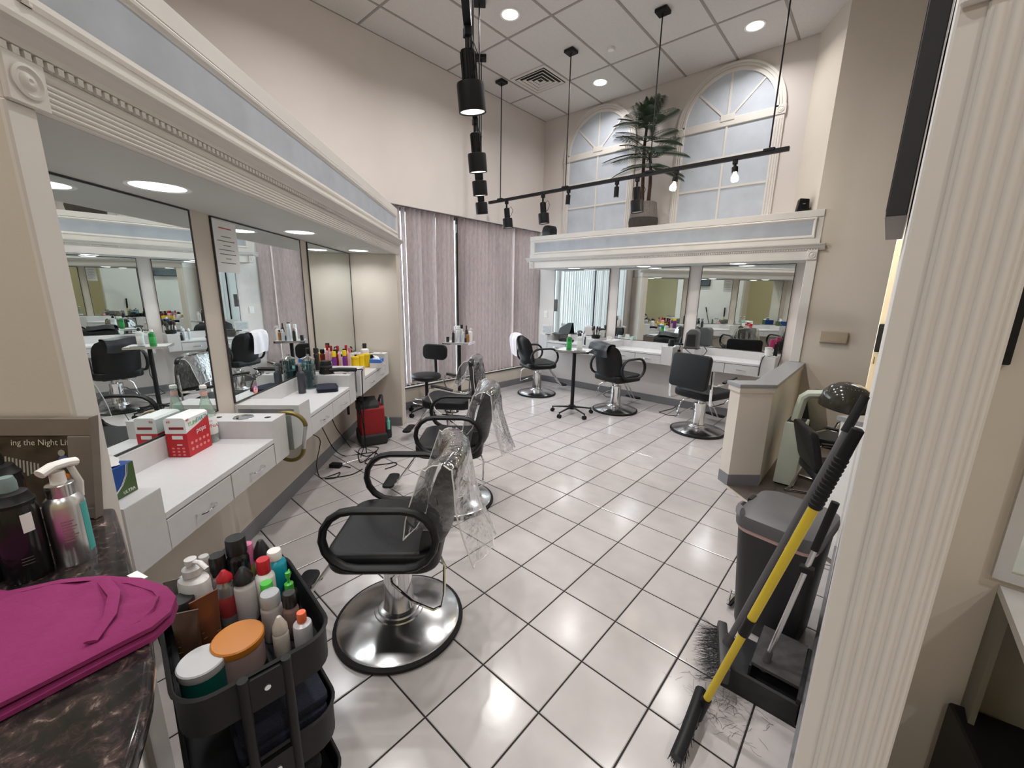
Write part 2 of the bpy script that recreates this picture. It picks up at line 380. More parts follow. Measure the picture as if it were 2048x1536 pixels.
# left station wall block and side posts (u/n frame)
AL = -PI / 4
wl = sroot('wall_left', LP(0, -1.5, 0), AL)          # local x = -u, y = n + 1.5
MB().box(-3.30, .42, -.12, 0, 0, 2.43).build('panel', beige_m, wl, smooth=False)
MB().box(-3.38, -3.24, -.12, .505, 0, 1.952).build('end_wall', beige_m, wl, bevel=.004, seg=1, smooth=False)
MB().box(.39, .447, -1.6, .505, 0, 1.952).build('side_wall', beige_m, wl, smooth=False)
MB().box(.385, .45, .497, .512, 0, 1.952).build('front_strip', cream_m, wl, bevel=.004, seg=1, smooth=False)
MB().box(-3.384, -3.335, .497, .512, 0, 1.952).build('end_strip', cream_m, wl, bevel=.004, seg=1, smooth=False)
MB().box(.39, .447, -1.6, .505, 1.952, 2.43).build('side_wall_top', wall_m, wl, smooth=False)
bb = sroot('baseboard_left', LP(0, -1.5, 0), AL)
MB().box(-3.24, .39, 0, .012, 0, .105).build('run', base_m, bb, bevel=.003, seg=1, smooth=False)
MB().box(-3.24, -3.228, .012, .494, 0, .105).build('return', base_m, bb, bevel=.003, seg=1, smooth=False)
struct('baseboard_back', MB().box(WX + .01, .36, BY - .012, BY, 0, .105), base_m, bevel=.003, seg=1, smooth=False)
struct('baseboard_window', MB().box(WX, WX + .012, 1.3, BY - .012, 0, .105), base_m, bevel=.003, seg=1, smooth=False)
# rooms behind the camera, seen only in mirrors
wf = sroot('wall_front')
MB().box(WX, 4.6, -5.2, -5.05, 0, CZ).build('panel', yellow_m, wf, smooth=False)
dtan = mat('tan_door', S(150, 118, 74), .5, noise=.08, nscale=5)
for x in (-.9, 1.6): MB().box(x, x + .85, -5.05, -5.01, 0, 2.1).build('door_leaf', dtan, wf, smooth=False)
struct('wall_side', MB().box(4.45, 4.6, -5.2, 2.0, 0, CZ), yellow_m, smooth=False)
# ---- partition with fluted pilaster on the right
PX0, PX1, PY0 = 1.062, 1.208, .05
part = sroot('wall_partition')
MB().box(PX0, PX1, PY0 + .02, 1.98, 0, CZ).build('panel', white_m, part, smooth=False)
MB().box(PX0 - .004, PX1 + .004, PY0, PY0 + .02, 0, CZ).build('end_board', cream_m, part, bevel=.004, seg=1, smooth=False)
fl = MB(); PZT = at_y(2002, 12, PY0).z
fx = PX0 + .046
for k in range(5):
    x = fx + k * .0195; fl.cyl((x, PY0 - .004, .02), (x, PY0 - .004, PZT), .0076, n=10)
fl.build('flutes', cream_m, part)
MB().box(fx - .014, fx + .092, PY0 - .006, PY0, .0, PZT + .012).build('flute_board', cream_m, part, bevel=.003, seg=1, smooth=False)
MB().box(PX0 - .002, PX1 + .002, PY0 - .014, PY0, PZT + .012, PZT + .16).build('capital_block', cream_m, part, bevel=.004, seg=1, smooth=False)
MB().box(PX0 - .012, PX0, PY0 + .02, 1.98, 0, .1).build('baseboard', base_m, part, smooth=False)
nook = sroot('wall_nook')
MB().box(PX1, 4.5, .62, .75, 0, CZ).build('panel', beige_m, nook, smooth=False)
# ---- half walls with grey caps
capm = mat('grey_laminate_cap', S(142, 141, 143), .4, noise=.03, nscale=20)
def off(poly, d):
    n = len(poly); cx = sum(p[0] for p in poly) / n; out = []
    a = sum(poly[i][0] * poly[(i + 1) % n][1] - poly[(i + 1) % n][0] * poly[i][1] for i in range(n))
    sg = 1 if a > 0 else -1
    for i in range(n):
        p0, p1, p2 = Vector(poly[i - 1]), Vector(poly[i]), Vector(poly[(i + 1) % n])
        e1 = (p1 - p0).normalized(); e2 = (p2 - p1).normalized(); n1 = Vector((e1.y, -e1.x)) * sg; n2 = Vector((e2.y, -e2.x)) * sg
        b = (n1 + n2); b = b / max(.2, (1 + n1.dot(n2))); out.append((p1.x + b.x * d, p1.y + b.y * d))
    return out
hw = [(.196, 2.681), (.289, 2.600), (.487, 2.785), (.487, FY), (.36, FY), (.36, 2.84)]
h1 = sroot('wall_half')
MB().prism(hw, 0, .855).build('panel', beige_m, h1, smooth=False)
MB().prism(off(hw[:3] + [(.487, FY - .03), (.36, FY - .03), hw[5]], .012), .815, .855).build('trim_band', beige_m, h1, smooth=False)
MB().prism(off(hw[:3] + [(.487, FY - .03), (.36, FY - .03), hw[5]], .022), .855, .885).build('cap', capm, h1, bevel=.004, smooth=False)
MB().prism([(.193, 2.68), (.288, 2.595), (.489, 2.78), (.487, 2.79), (.36, 2.85)], 0, .10).build('baseboard', base_m, h1, smooth=False)
h2 = sroot('wall_half')
hw2 = [(.962, 2.045), (1.052, 1.955), (1.235, 1.955), (1.235, 2.3)]
MB().prism(hw2, 0, .855).build('panel', white_m, h2, smooth=False)
MB().prism(off([hw2[0], (1.052, 1.99), (1.2, 1.99), (1.2, 2.28)], .015), .855, .885).build('cap', capm, h2, bevel=.004, smooth=False)
# ================================================================== SOFFIT FASCIAS
def fascia(name, loc, rot, x0, x1, blocks, reeds):
    r = sroot(name, loc, rot); D = .51
    MB().box(x0, x1, 0, D - .015, 1.951, 1.965).build('soffit_board', soffit_m, r, smooth=False)
    MB().box(x0, x1, 0, D - .012, 1.965, 2.437).build('soffit_box', cream_m, r, smooth=False)
    b0, b1 = x0 - .002, x1 + .002
    MB().box(b0, b1, D - .012, D, 1.95, 2.045).build('frieze_board', cream_m, r, bevel=.002, seg=1, smooth=False)
    if reeds:
        q = MB()
        for k in range(6): q.cyl((b0 + .01, D, 1.962 + k * .0125), (b1 - .08, D, 1.962 + k * .0125), .0052, n=8)
        q.build('reeding', cream_m, r)
    dm = MB(); x = b0 + .005
    while x < b1 - .012: dm.box(x, x + .014, D, D + .012, 2.046, 2.061); x += .0235
    dm.build('dentil_moulding', cream_m, r, smooth=False)
    prof = [(0, 2.045), (.004, 2.062), (.014, 2.064), (.018, 2.075), (.036, 2.092), (.05, 2.098), (.052, 2.108), (.0, 2.112)]
    MB().extr(prof, (b0 - .05, D - .001, 0), (0, 1, 0), (0, 0, 1), (b1 - b0 + .1, 0, 0)).build('cornice', cream_m, r, smooth=False)
    pa, pb = x0 + .05, x1 - .08
    MB().box(pa + .03, pb - .03, D - .012, D - .006, 2.195, 2.335).build('blue_panel', blue_m, r, smooth=False)
    fm = MB(); bp = [(0, 0), (.030, 0), (.030, .006), (.022, .010), (.018, .018), (.008, .02), (0, .012)]
    fm.extr([(q[1], q[0]) for q in bp], (pa, D - .012, 2.165), (0, 1, 0), (0, 0, 1), (pb - pa, 0, 0))
    fm.extr([(q[1], -q[0]) for q in bp], (pa, D - .012, 2.365), (0, 1, 0), (0, 0, 1), (pb - pa, 0, 0))
    fm.extr([(q[1], q[0]) for q in bp], (pa, D - .012, 2.165), (0, 1, 0), (1, 0, 0), (0, 0, .2))
    fm.extr([(q[1], -q[0]) for q in bp], (pb, D - .012, 2.165), (0, 1, 0), (1, 0, 0), (0, 0, .2))
    fm.build('panel_moulding', cream_m, r, smooth=False)
    MB().box(x0, x1, D - .012, D - .002, 2.37, 2.437).build('top_board', cream_m, r, bevel=.002, seg=1, smooth=False)
    MB().box(x0, x1, D - .012, D - .004, 2.112, 2.165).build('bottom_board', cream_m, r, smooth=False)
    for bx in blocks:
        c = MB().box(bx - .044, bx + .044, D, D + .014, 1.949, 2.046).build('corner_block', cream_m, r, bevel=.003, seg=1, smooth=False)
        M = Matrix.Translation((bx, D + .014, 1.998)) @ Matrix.Rotation(-PI / 2, 4, 'X')
        MB().lathe([(.034, -.001), (.034, .004), (.028, .006), (.024, .001), (.018, .001), (.014, .006), (.006, .008), (0, .004)], 28, M=M).build('rosette', cream_m, c)
    return r
fascia('trim_left', LP(0, -1.5, 0), AL, -3.38, .447, [.405], True)
fascia('trim_back', (0, BY, 0), PI, -.45, 3.365, [-.405, 3.32], False)
tb = sroot('trim_post')
MB().box(.362, .452, FY - .02, FY, .885, 1.95).build('post_board', cream_m, tb, bevel=.003, seg=1, smooth=False)
# soffit lights
sl = thing('soffit_downlight', 'x', 'downlight')
MB().lathe([(.088, 0), (.102, -.003), (.106, .0), (.106, .004)], 32).build('trim_ring', wht_m, sl)
MB().lathe([(0, -.003), (.06, -.004), (.09, -.0), (.09, .003)], 32).build('lens', coollens_m, sl)
sp = [(LP(.335, -1.272, 1.95), 'large round lit soffit light above the near left mirror'), (LP(1.60, -1.29, 1.95), 'round lit soffit light above the middle left mirror'), (LP(2.90, -1.29, 1.95), 'round lit soffit light beside the end wall of the left stations'),
      (Vector((-2.68, 4.58, 1.95)), 'round lit soffit light above the back mirror by the window'), (Vector((-1.55, 4.62, 1.95)), 'round lit soffit light above the middle back mirror'), (Vector((-.35, 4.60, 1.95)), 'round lit soffit light above the right back mirror')]
for i, (p, lab) in enumerate(sp):
    if i == 0: sl.location = p; sl['label'] = lab; sl['group'] = 'soffit downlights'
    else: dup(sl, p, 0, lab, 'soffit downlights')
    area_light('soffit_lamp', p - Vector((0, 0, .012)), .16, SOFFIT_W, COOL, spread=150)
# ================================================================== ARCHED FAUX WINDOWS
def arch(name, cx):
    r = sroot(name, (cx, BY, 0), PI); R, Ri, zc, zb = .60, .505, 3.65, 2.437
    def arcp(rad, n=32): return [(rad * math.cos(PI * i / n), zc + rad * math.sin(PI * i / n)) for i in range(n + 1)]
    MB().extr([(-Ri, zb)] + [(Ri, zb)] + arcp(Ri), (0, .004, 0), (1, 0, 0), (0, 0, 1), (0, .006, 0)).build('painted_panel', sky_m, r, smooth=False)
    for ra, rb, d in ((R, .575, .03), (.575, .56, .022), (.56, .545, .03), (.545, .53, .022), (.53, Ri - .004, .034)):
        po = arcp(ra); pi_ = arcp(rb); q = MB()
        for i in range(32):
            a, b, c, e = po[i], po[i + 1], pi_[i + 1], pi_[i]
            q.extr([a, b, c, e], (0, 0, 0), (1, 0, 0), (0, 0, 1), (0, d, 0))
        q.build('arch_band', cream_m, r, smooth=False)
    for sx in (-1, 1):
        MB().box(min(sx * R, sx * Ri), max(sx * R, sx * Ri), 0, .024, zb, zc - .08).build('side_board', cream_m, r, bevel=.003, seg=1, smooth=False)
        q = MB()
        for k in range(3): q.cyl((sx * (.525 + k * .026), .024, zb + .06), (sx * (.525 + k * .026), .024, zc - .12), .006, n=8)
        q.build('side_flutes', cream_m, r)
        c = MB().box(sx * .555 - .052, sx * .555 + .052, 0, .034, zc - .08, zc + .02).build('corner_block', cream_m, r, bevel=.003, seg=1, smooth=False)
        M = Matrix.Translation((sx * .555, .034, zc - .03)) @ Matrix.Rotation(-PI / 2, 4, 'X')
        MB().lathe([(.036, -.001), (.036, .004), (.028, .006), (.024, .001), (.014, .006), (0, .004)], 24, M=M).build('rosette', cream_m, c)
        MB().extr([(-.011, 0), (.011, 0), (.011, .42), (-.011, .42)], (sx * .06, .008, zc + .05), (math.cos(.785), 0, -sx * math.sin(.785)), (sx * math.sin(.785), 0, math.cos(.785)), (0, .012, 0)).build('fan_bar', cream_m, r, smooth=False)
    MB().box(-.51, .51, 0, .028, zc - .075, zc + .012).build('transom', cream_m, r, bevel=.004, seg=1, smooth=False)
    MB().box(-.08, .08, 0, .036, zc - .02, zc + .05).build('hub', cream_m, r, bevel=.004, seg=1, smooth=False)
    MB().box(-.011, .011, .008, .02, zc + .04, zc + Ri).build('fan_bar', cream_m, r, smooth=False)
    MB().box(-.012, .012, .008, .02, zb, zc - .07).build('mullion', cream_m, r, smooth=False)
    for z in (3.235, 2.885): MB().box(-Ri, Ri, .008, .019, z - .012, z + .012).build('mullion', cream_m, r, smooth=False)
    return r
arch('window_2', -2.50); arch('window_3', -.727)
# ================================================================== VERTICAL BLINDS
def slat_material():
    m = mat('mauve_woven_blind', S(186, 168, 164), .9, noise=.2, nscale=30, rand=.03)
    nt = m.node_tree; b = nt.nodes['Principled BSDF']; out = nt.nodes['Material Output']
    n = [x for x in nt.nodes if x.type == 'TEX_NOISE'][0]
    tcn = [x for x in nt.nodes if x.type == 'TEX_COORD'][0]; mp = nt.nodes.new('ShaderNodeMapping'); mp.inputs['Scale'].default_value = (1.6, 1.6, .45)
    ad = [x for x in nt.nodes if x.type == 'VECT_MATH' and x.operation == 'ADD'][0]
    nt.links.new(tcn.outputs['Object'], mp.inputs[0]); nt.links.new(mp.outputs[0], ad.inputs[0])
    tr = nt.nodes.new('ShaderNodeBsdfTranslucent'); tr.inputs[0].default_value = (*S(185, 168, 164), 1)
    mx = nt.nodes.new('ShaderNodeMixShader'); mx.inputs[0].default_value = .45
    nt.links.new(b.outputs[0], mx.inputs[1]); nt.links.new(tr.outputs[0], mx.inputs[2]); nt.links.new(mx.outputs[0], out.inputs[0])
    return m
slat_m = slat_material()
vb = thing('vertical_blind', 'mauve woven vertical blind slats covering the tall corner window', 'blind', (WX - .06, 3.1, .31))
MB().box(-.02, .02, -1.6, 1.7, 2.264, 2.275).build('head_rail', mat('mauve_shade_rail', S(120, 108, 106), .6), vb, smooth=False)  # rail colour carries the shadow along the top of the blind
def slat(h):
    mb = MB(); W = .089
    def fn(u, v): x = (u - .5) * W; return Vector((x, .011 * (1 - (2 * u - 1) ** 2), v * h))
    mb.grid(fn, 4, 1); return mb
s0 = slat(2.262).build('slat', [slat_m, mat('white_blind_backing', S(225, 228, 228), .8, noise=.02)], vb, solid=.0012)
for f_ in s0.data.polygons:
    if f_.normal.y > .5: f_.material_index = 1
ys = []; y = -1.56; k = 0
while y < 1.69:
    o = s0 if k == 0 else copy_part(s0, vb)
    base = 21
    rot = base + random.uniform(-3, 3)
    wy = y + 3.1
    if wy < 2.7 and k % 3 == 1: rot = base + random.choice((-16, -20, -9))
    if abs(wy - 4.18) < .04: rot = base - 40
    o.location = (0, y, .0 + random.uniform(-.004, .004)); o.rotation_euler = (0, random.uniform(-.004, .004), math.radians(rot))
    ys.append(y); y += .0785; k += 1
    if abs(y - (-.17)) < .05: y += .03
MB().cyl((.05, -.175, .02), (.05, -.175, 2.24), .012, n=10).build('gap_bar', bmetal_m, vb)  # black bar stands in for the dark mullion gap in the blind
MB().box(.038, .056, -.19, -.155, 2.05, 2.16).build('tilt_clip', silver_m, vb, smooth=False)
# ================================================================== STYLING STATIONS
def hole_top(mb, cx, cy, w, d, z, r, depth, n=24):
    an = sorted([2 * PI * k / n + .01 for k in range(n)] + [math.atan2(sy * d, sx * w) % (2 * PI) for sx in (-1, 1) for sy in (-1, 1)]); n = len(an); sq = []; ci = []
    for a in an:
        c, s_ = math.cos(a), math.sin(a); t = min((w / 2) / max(1e-6, abs(c)), (d / 2) / max(1e-6, abs(s_)))
        sq.append((cx + c * t, cy + s_ * t, z)); ci.append((cx + r * c, cy + r * s_, z))
    lo = [(p[0], p[1], z - depth) for p in ci]
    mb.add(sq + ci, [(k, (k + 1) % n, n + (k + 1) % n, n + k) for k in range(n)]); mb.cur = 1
    mb.add(ci + lo, [(k, (k + 1) % n, n + (k + 1) % n, n + k) for k in range(n)] + [tuple(n + k for k in range(n))]); mb.cur = 0  # well walls coloured dark to stand in for shade inside the holes
def handle(parent, x, y, z):
    q = MB(); pts = [(x - .045, y, z), (x - .045, y + .018, z), (x - .03, y + .026, z), (x + .03, y + .026, z), (x + .045, y + .018, z), (x + .045, y, z)]
    q.tube(pts, .0045, 8); q.build('handle', chrome_m, parent)
TW, CW, DP = .148, .749, .375
def station(label, loc, rot, holes=True, cubby=True):
    t = thing('styling_vanity', label, 'vanity', loc, rot, 'wall-hung styling vanities')
    a = CW / 2; b = a + TW
    # counter
    MB().box(-a, a, .002, DP, .764, .79).build('counter_top', lamtop_m, t, bevel=.002, seg=1, smooth=False)
    MB().box(-a, a, .002, DP - .02, .642, .762).build('drawer_case', gap_m, t, smooth=False)
    MB().box(-a, a, .002, .02, .79, .892).build('backsplash', lam_m, t, smooth=False)
    for sx in (-1, 1):
        x0, x1 = (-a + .004, -.003) if sx < 0 else (.003, a - .004)
        d = MB().box(x0, x1, DP - .02, DP - .001, .641, .7575).build('drawer_front', lam_m, t, bevel=.0015, seg=1, smooth=False)
        handle(d, (x0 + x1) / 2, DP, .70)
    # right-hand tower (local -x): tool holder holes
    q = MB().box(-b, -a, .002, DP, .642, .75)
    q.box(-b, -b + .018, .002, DP, .7501, .885).box(-a - .018, -a, .002, DP, .7501, .885).box(-b + .0181, -a - .0181, .002, .02, .7501, .885).box(-b + .0181, -a - .0181, DP - .018, DP, .7501, .885)
    q.build('tower', lam_m, t, smooth=False, merge=False)
    tp = MB()
    if holes:
        for cy, r, d_ in ((.075, .017, .35), (.19, .043, .35), (.305, .017, .35)): pass
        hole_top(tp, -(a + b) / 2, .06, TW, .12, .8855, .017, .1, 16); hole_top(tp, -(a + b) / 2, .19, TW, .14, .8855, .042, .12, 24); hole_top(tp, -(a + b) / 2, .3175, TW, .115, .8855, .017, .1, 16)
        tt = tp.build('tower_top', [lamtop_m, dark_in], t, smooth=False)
        MB().lathe([(.041, -.004), (.042, .002), (.048, .003), (.05, .0005), (.05, -.002)], 28, c=(-(a + b) / 2, .19, .886)).build('chrome_ring', chrome_m, tt)
    else: tp.box(-b, -a, .002, DP, .884, .887).build('tower_top', lamtop_m, t, smooth=False)
    # left-hand tower (local +x): cubby open to its outer side
    q = MB().box(a, b, .002, DP, .642, .66).box(a, a + .02, .002, DP, .6601, .862).box(a + .0201, b, .002, .02, .6601, .862).box(a + .0201, b, DP - .03, DP, .6601, .862).box(a, b, .002, DP, .8621, .885)
    if not cubby: q.box(b - .02, b, .0201, DP - .0301, .6601, .862)
    q.build('cubby_tower', lam_m, t, smooth=False, merge=False)
    MB().box(a, b, .003, DP - .001, .8851, .887).build('cubby_top', lamtop_m, t, smooth=False)
    return t
LW = lambda s: LP(s, -1.5, 0)
station('pale grey wall-hung vanity holding the red candy box, near left', LW(.289), AL)
station('pale grey wall-hung vanity with the folded navy towel, middle left', LW(1.499), AL)
station('pale grey wall-hung vanity crowded with yellow tubs, far left', LW(2.678), AL)
station('pale grey wall-hung vanity in the back corner with the laptop', (-2.685, BY, 0), PI)
station('pale grey wall-hung vanity in the middle of the back wall', (-1.49, BY, 0), PI)
station('pale grey wall-hung vanity with the pink dryer, right of the back wall', (-.313, BY, 0), PI)
chan_m = mat('dark_mirror_channel', (.06, .06, .06), .3, .6, noise=.05)
def mirror(label, loc, rot, w, z0=.896, z1=1.948):
    t = thing('wall_mirror', label, 'mirror', loc, rot, 'station wall mirrors')
    MB().box(-w / 2 + .004, w / 2 - .004, .002, .008, z0 + .004, z1 - .004).build('glass', mirror_m, t, smooth=False)
    q = MB()
    for (a, b, c, d) in ((-w / 2, w / 2, z0, z0 + .006), (-w / 2, w / 2, z1 - .006, z1), (-w / 2, -w / 2 + .006, z0, z1), (w / 2 - .006, w / 2, z0, z1)): q.box(a, b, .001, .011, c, d)
    q.build('channel_frame', chan_m, t, smooth=False)
    return t
m1 = mirror('wide wall mirror above the red candy box, near left', LW(.27), AL, 1.10)
m2 = mirror('wall mirror with the taped notice, middle left', LW(1.515), AL, 1.075)
m3 = mirror('wall mirror beside the end wall, farthest of the left ones', LW(2.708), AL, 1.055)
mirror('back wall mirror nearest the window blind', (-2.69, BY, 0), PI, 1.035)
mirror('middle mirror of the three on the back wall', (-1.498, BY, 0), PI, 1.035)
mirror('back wall mirror nearest the right post', (-.307, BY, 0), PI, 1.035)
# notice taped on the middle left mirror
ink_m = mat('grey_ink', (.12, .12, .13), .8); rink_m = mat('red_ink', S(190, 70, 60), .8)
pt = thing('paper_notice', 'white printed sheet taped to the upper corner of a left mirror', 'notice', LW(1.20), AL)
MB().box(.0, .215, .0085, .0095, 1.655, 1.935).build('sheet', paper_m, pt, smooth=False)
MB().box(.05, .165, .0094, .0099, 1.895, 1.901).build('heading_line', rink_m, pt, smooth=False)
for k, (a, b) in enumerate(((.06, .15), (.03, .19), (.07, .14), (.04, .18), (.03, .18), (.08, .13), (.04, .18))): MB().box(a, b, .0094, .0099, 1.85 - k * .024, 1.854 - k * .024).build('text_line', ink_m, pt, smooth=False)
# sticker with camera logo and handwritten word on the middle left mirror
st = thing('logo_sticker', 'small camera-logo sticker at the mirror foot above the cubby', 'sticker', LW(1.20), AL)
pk_m = mat('sticker_pink', S(222, 74, 110), .5); or_m = mat('sticker_orange', S(236, 120, 80), .5); pu_m = mat('sticker_violet', S(120, 90, 160), .5)
MB().extr(rrect(.05, .05, .014), (0, .0085, .93), (1, 0, 0), (0, 0, 1), (0, .001, 0)).build('backing', pk_m, st, smooth=False)
MB().extr(rrect(.045, .018, .006), (0, .0095, .916), (1, 0, 0), (0, 0, 1), (0, .0004, 0)).build('orange_print', or_m, st, smooth=False)  # printed orange part of the logo gradient
MB().extr(rrect(.04, .012, .005), (0, .0095, .947), (1, 0, 0), (0, 0, 1), (0, .0004, 0)).build('violet_print', pu_m, st, smooth=False)  # printed violet part of the logo gradient
qq = MB(); qq.tube([(.018 * math.cos(a * PI / 12), .0105, .93 + .018 * math.sin(a * PI / 12)) for a in range(24)], .0016, 6, True); qq.tube([(.009 * math.cos(a * PI / 8), .0105, .93 + .009 * math.sin(a * PI / 8)) for a in range(16)], .0016, 6, True); qq.build('camera_rings', paper_m, st)
hw_m = mat('black_marker', (.015, .015, .015), .6)
text_part('Scan', .055, hw_m, st, frame_m((-.02, .0088, 1.0), (-1, 0, .12), (-.12, 0, -1) if False else (.12, 0, 1)), 'handwriting', .0003, 'LEFT', .2)
# ================================================================== CHAIRS
def stadium(cx, cz, w, h, x, n=9):
    r = h / 2; pts = []
    for k in range(n): a = -PI / 2 + PI * k / (n - 1); pts.append((x, cx + w / 2 - r + r * math.cos(a), cz + r * math.sin(a)))
    for k in range(n): a = PI / 2 + PI * k / (n - 1); pts.append((x, cx - w / 2 + r + r * math.cos(a), cz + r * math.sin(a)))
    return pts
def chair_base(t, ch=.0):
    MB().lathe([(.27, 0), (.300, .003), (.305, .012), (.303, .02), (.287, .028), (.27, .022)], 48).build('rim_gasket', rubber_m, t)
    MB().lathe([(.288, .026), (.275, .034), (.16, .062), (.115, .074), (.112, .08), (.098, .084), (.095, .092), (.07, .1), (.05, .1)], 48).build('base_plate', steel_m, t)
    MB().lathe([(.074, .095), (.07, .12), (.065, .20), (.066, .29), (.071, .335), (.071, .35), (.03, .352)], 32).build('pump_column', chrome_m, t)
    MB().lathe([(.03, .34), (.03, .43 + ch)], 16).build('piston', steel_m, t)
    q = MB(); q.tube([(-.05, .02, .285), (-.09, .0, .275), (-.14, -.10, .225), (-.15, -.19, .19), (-.14, -.225, .20), (-.12, -.235, .25), (-.09, -.235, .37), (-.06, -.21, .405), (-.02, -.14, .415)], .0068, 8)
    q.build('pump_lever', chrome_m, t)
def foot_rest(t, side=1, sy=.50):
    q = MB()
    for x in (.05, .115): q.tube([(side * x, .14, .42), (side * x, .24, .40), (side * x, sy - .06, .12), (side * x, sy - .02, .085), (side * x, sy + .03, .083)], .0085, 8)
    q.build('foot_bars', chrome_m, t)
    MB().extr(rrect(.24, .085, .03, 4, side * .12, sy + .01), (0, 0, .088), (1, 0, 0), (0, 1, 0), (0, 0, .02)).build('foot_pad', rubber_m, t, bevel=.006, seg=2)
def back_shell(w0, h0, h1, lean, wrap, th, top_r, n=14, m=14):
    # closed cushion surface: rounded outline, wrapped round the sitter
    mb = MB()
    def pt(u, v, side):
        s_ = 2 * u - 1; z = h0 + (h1 - h0) * v
        zz = (z - (h1 - top_r)) / top_r; kt = math.sqrt(max(0, 1 - zz * zz)) if zz > 0 else 1
        zb = ((h0 + top_r * .7) - z) / (top_r * .7); kb = math.sqrt(max(0, 1 - zb * zb)) if zb > 0 else 1
        hw = w0 * (.62 + .38 * min(kt, kb)) if min(kt, kb) < 1 else w0
        if v > .999 or v < .001: hw = w0 * .62
        x = s_ * hw; prof = (1 - abs(s_) ** 4) * min(1, 8 * v + .15, 8 * (1 - v) + .15)
        y = -.215 - lean * v ** 1.2 + wrap * (x / w0) ** 2
        return Vector((x, y + side * th * .5 * prof, z))
    def fn(u, v): return pt(u, v, 1)
    def fb(u, v): return pt(u, v, -1)
    mb.grid(fn, n, m); mb.grid(fb, n, m); return mb
def salon_chair(label, loc, rot, side=1, group='black hydraulic styling chairs', arm_l=.44):
    t = thing('styling_chair', label, 'chair', loc, rot, group); chair_base(t)
    MB().box(-.16, .16, -.16, .17, .415, .43).build('seat_plate', bmetal_m, t, smooth=False)
    se = MB(); se.extr(rrect(.49, .47, .09, 6, 0, .005), (0, 0, .432), (1, 0, 0), (0, 1, 0), (0, 0, .095)); se.build('seat', vinyl_m, t, bevel=.032, seg=4)
    back_shell(.235, .47, .925, .10, .075, .085, .14).build('backrest', vinyl_m, t)
    for s in (-1, 1):
        q = MB(); pts = stadium(-.01, .622, arm_l, .255, s * .278); q.sweep(pts, .021, .015, (1, 0, 0), True, 10); q.build('arm', bplast_m, t)
    foot_rest(t, side)
    return t
def framed_chair(label, loc, rot, side=1, group='chrome-framed styling chairs'):
    t = thing('framed_styling_chair', label, 'chair', loc, rot, group); chair_base(t)
    MB().box(-.16, .16, -.16, .17, .415, .43).build('seat_plate', bmetal_m, t, smooth=False)
    se = MB(); se.extr(rrect(.49, .50, .11, 6, 0, .02), (0, 0, .432), (1, 0, 0), (0, 1, 0), (0, 0, .085)); se.build('seat', vinyl_m, t, bevel=.03, seg=4)
    MB().extr(rrect(.48, .38, .05, 5), (0, -.235, .745), (1, 0, 0), (0, .12, 1), (0, -.05, 0)).build('backrest', vinyl_m, t, bevel=.016, seg=3)
    for s in (-1, 1):
        q = MB(); x = s * .262
        q.sweep([(x, -.235, .78), (x, -.232, .66), (x, -.225, .45), (x, -.215, .40), (x, -.18, .385), (x, .05, .395)], .016, .006, (0, 1, 0) if False else (1, 0, 0), False, 8)
        q.sweep([(x, -.235, .635), (s * .29, -.20, .625), (s * .298, -.12, .63), (s * .30, .10, .67)], .008, .012, (1, 0, 0), False, 8)
        q.sweep([(s * .30, .10, .67), (s * .30, .145, .665), (s * .296, .16, .60), (s * .285, .10, .45), (s * .262, .04, .395)], .008, .008, None, False, 8)
        q.build('arm_frame', chrome_m, t)
        MB().sweep([(s * .30, -.08, .648), (s * .30, .02, .672), (s * .30, .13, .688)], .022, .012, (1, 0, 0), False, 10).build('arm_pad', bplast_m, t)
    foot_rest(t, side)
    return t
def heading(dx, dy): return math.atan2(dy, dx) - PI / 2     # local +y (front) towards (dx, dy)
c1 = (-.473, -.106, 0); R1 = heading(-.72, -.69)
c2 = (-1.19, .84, 0); R2 = heading(-.74, -.67)
c3 = (-2.13, 1.62, 0); R3 = heading(-.80, -.60)
salon_chair('black loop-armed styling chair nearest the camera, clear cover on its back', c1, R1)
salon_chair('black loop-armed styling chair second in the left row, clear cover on its back', c2, R2)
framed_chair('chrome-armed black styling chair farthest in the left row, clear-covered', c3, R3)
salon_chair('black styling chair by the back corner with a white towel over it', (-2.867, 3.966, 0), heading(.45, .89), -1)
salon_chair('black loop-armed styling chair facing the middle back mirror', (-1.516, 4.005, 0), heading(.25, .97), -1)
framed_chair('chrome-armed black styling chair in front of the right back mirror', (-.379, 3.898, 0), heading(.30, .95), -1)
pipe_m = mat('white_vinyl_piping', S(215, 213, 210), .4)
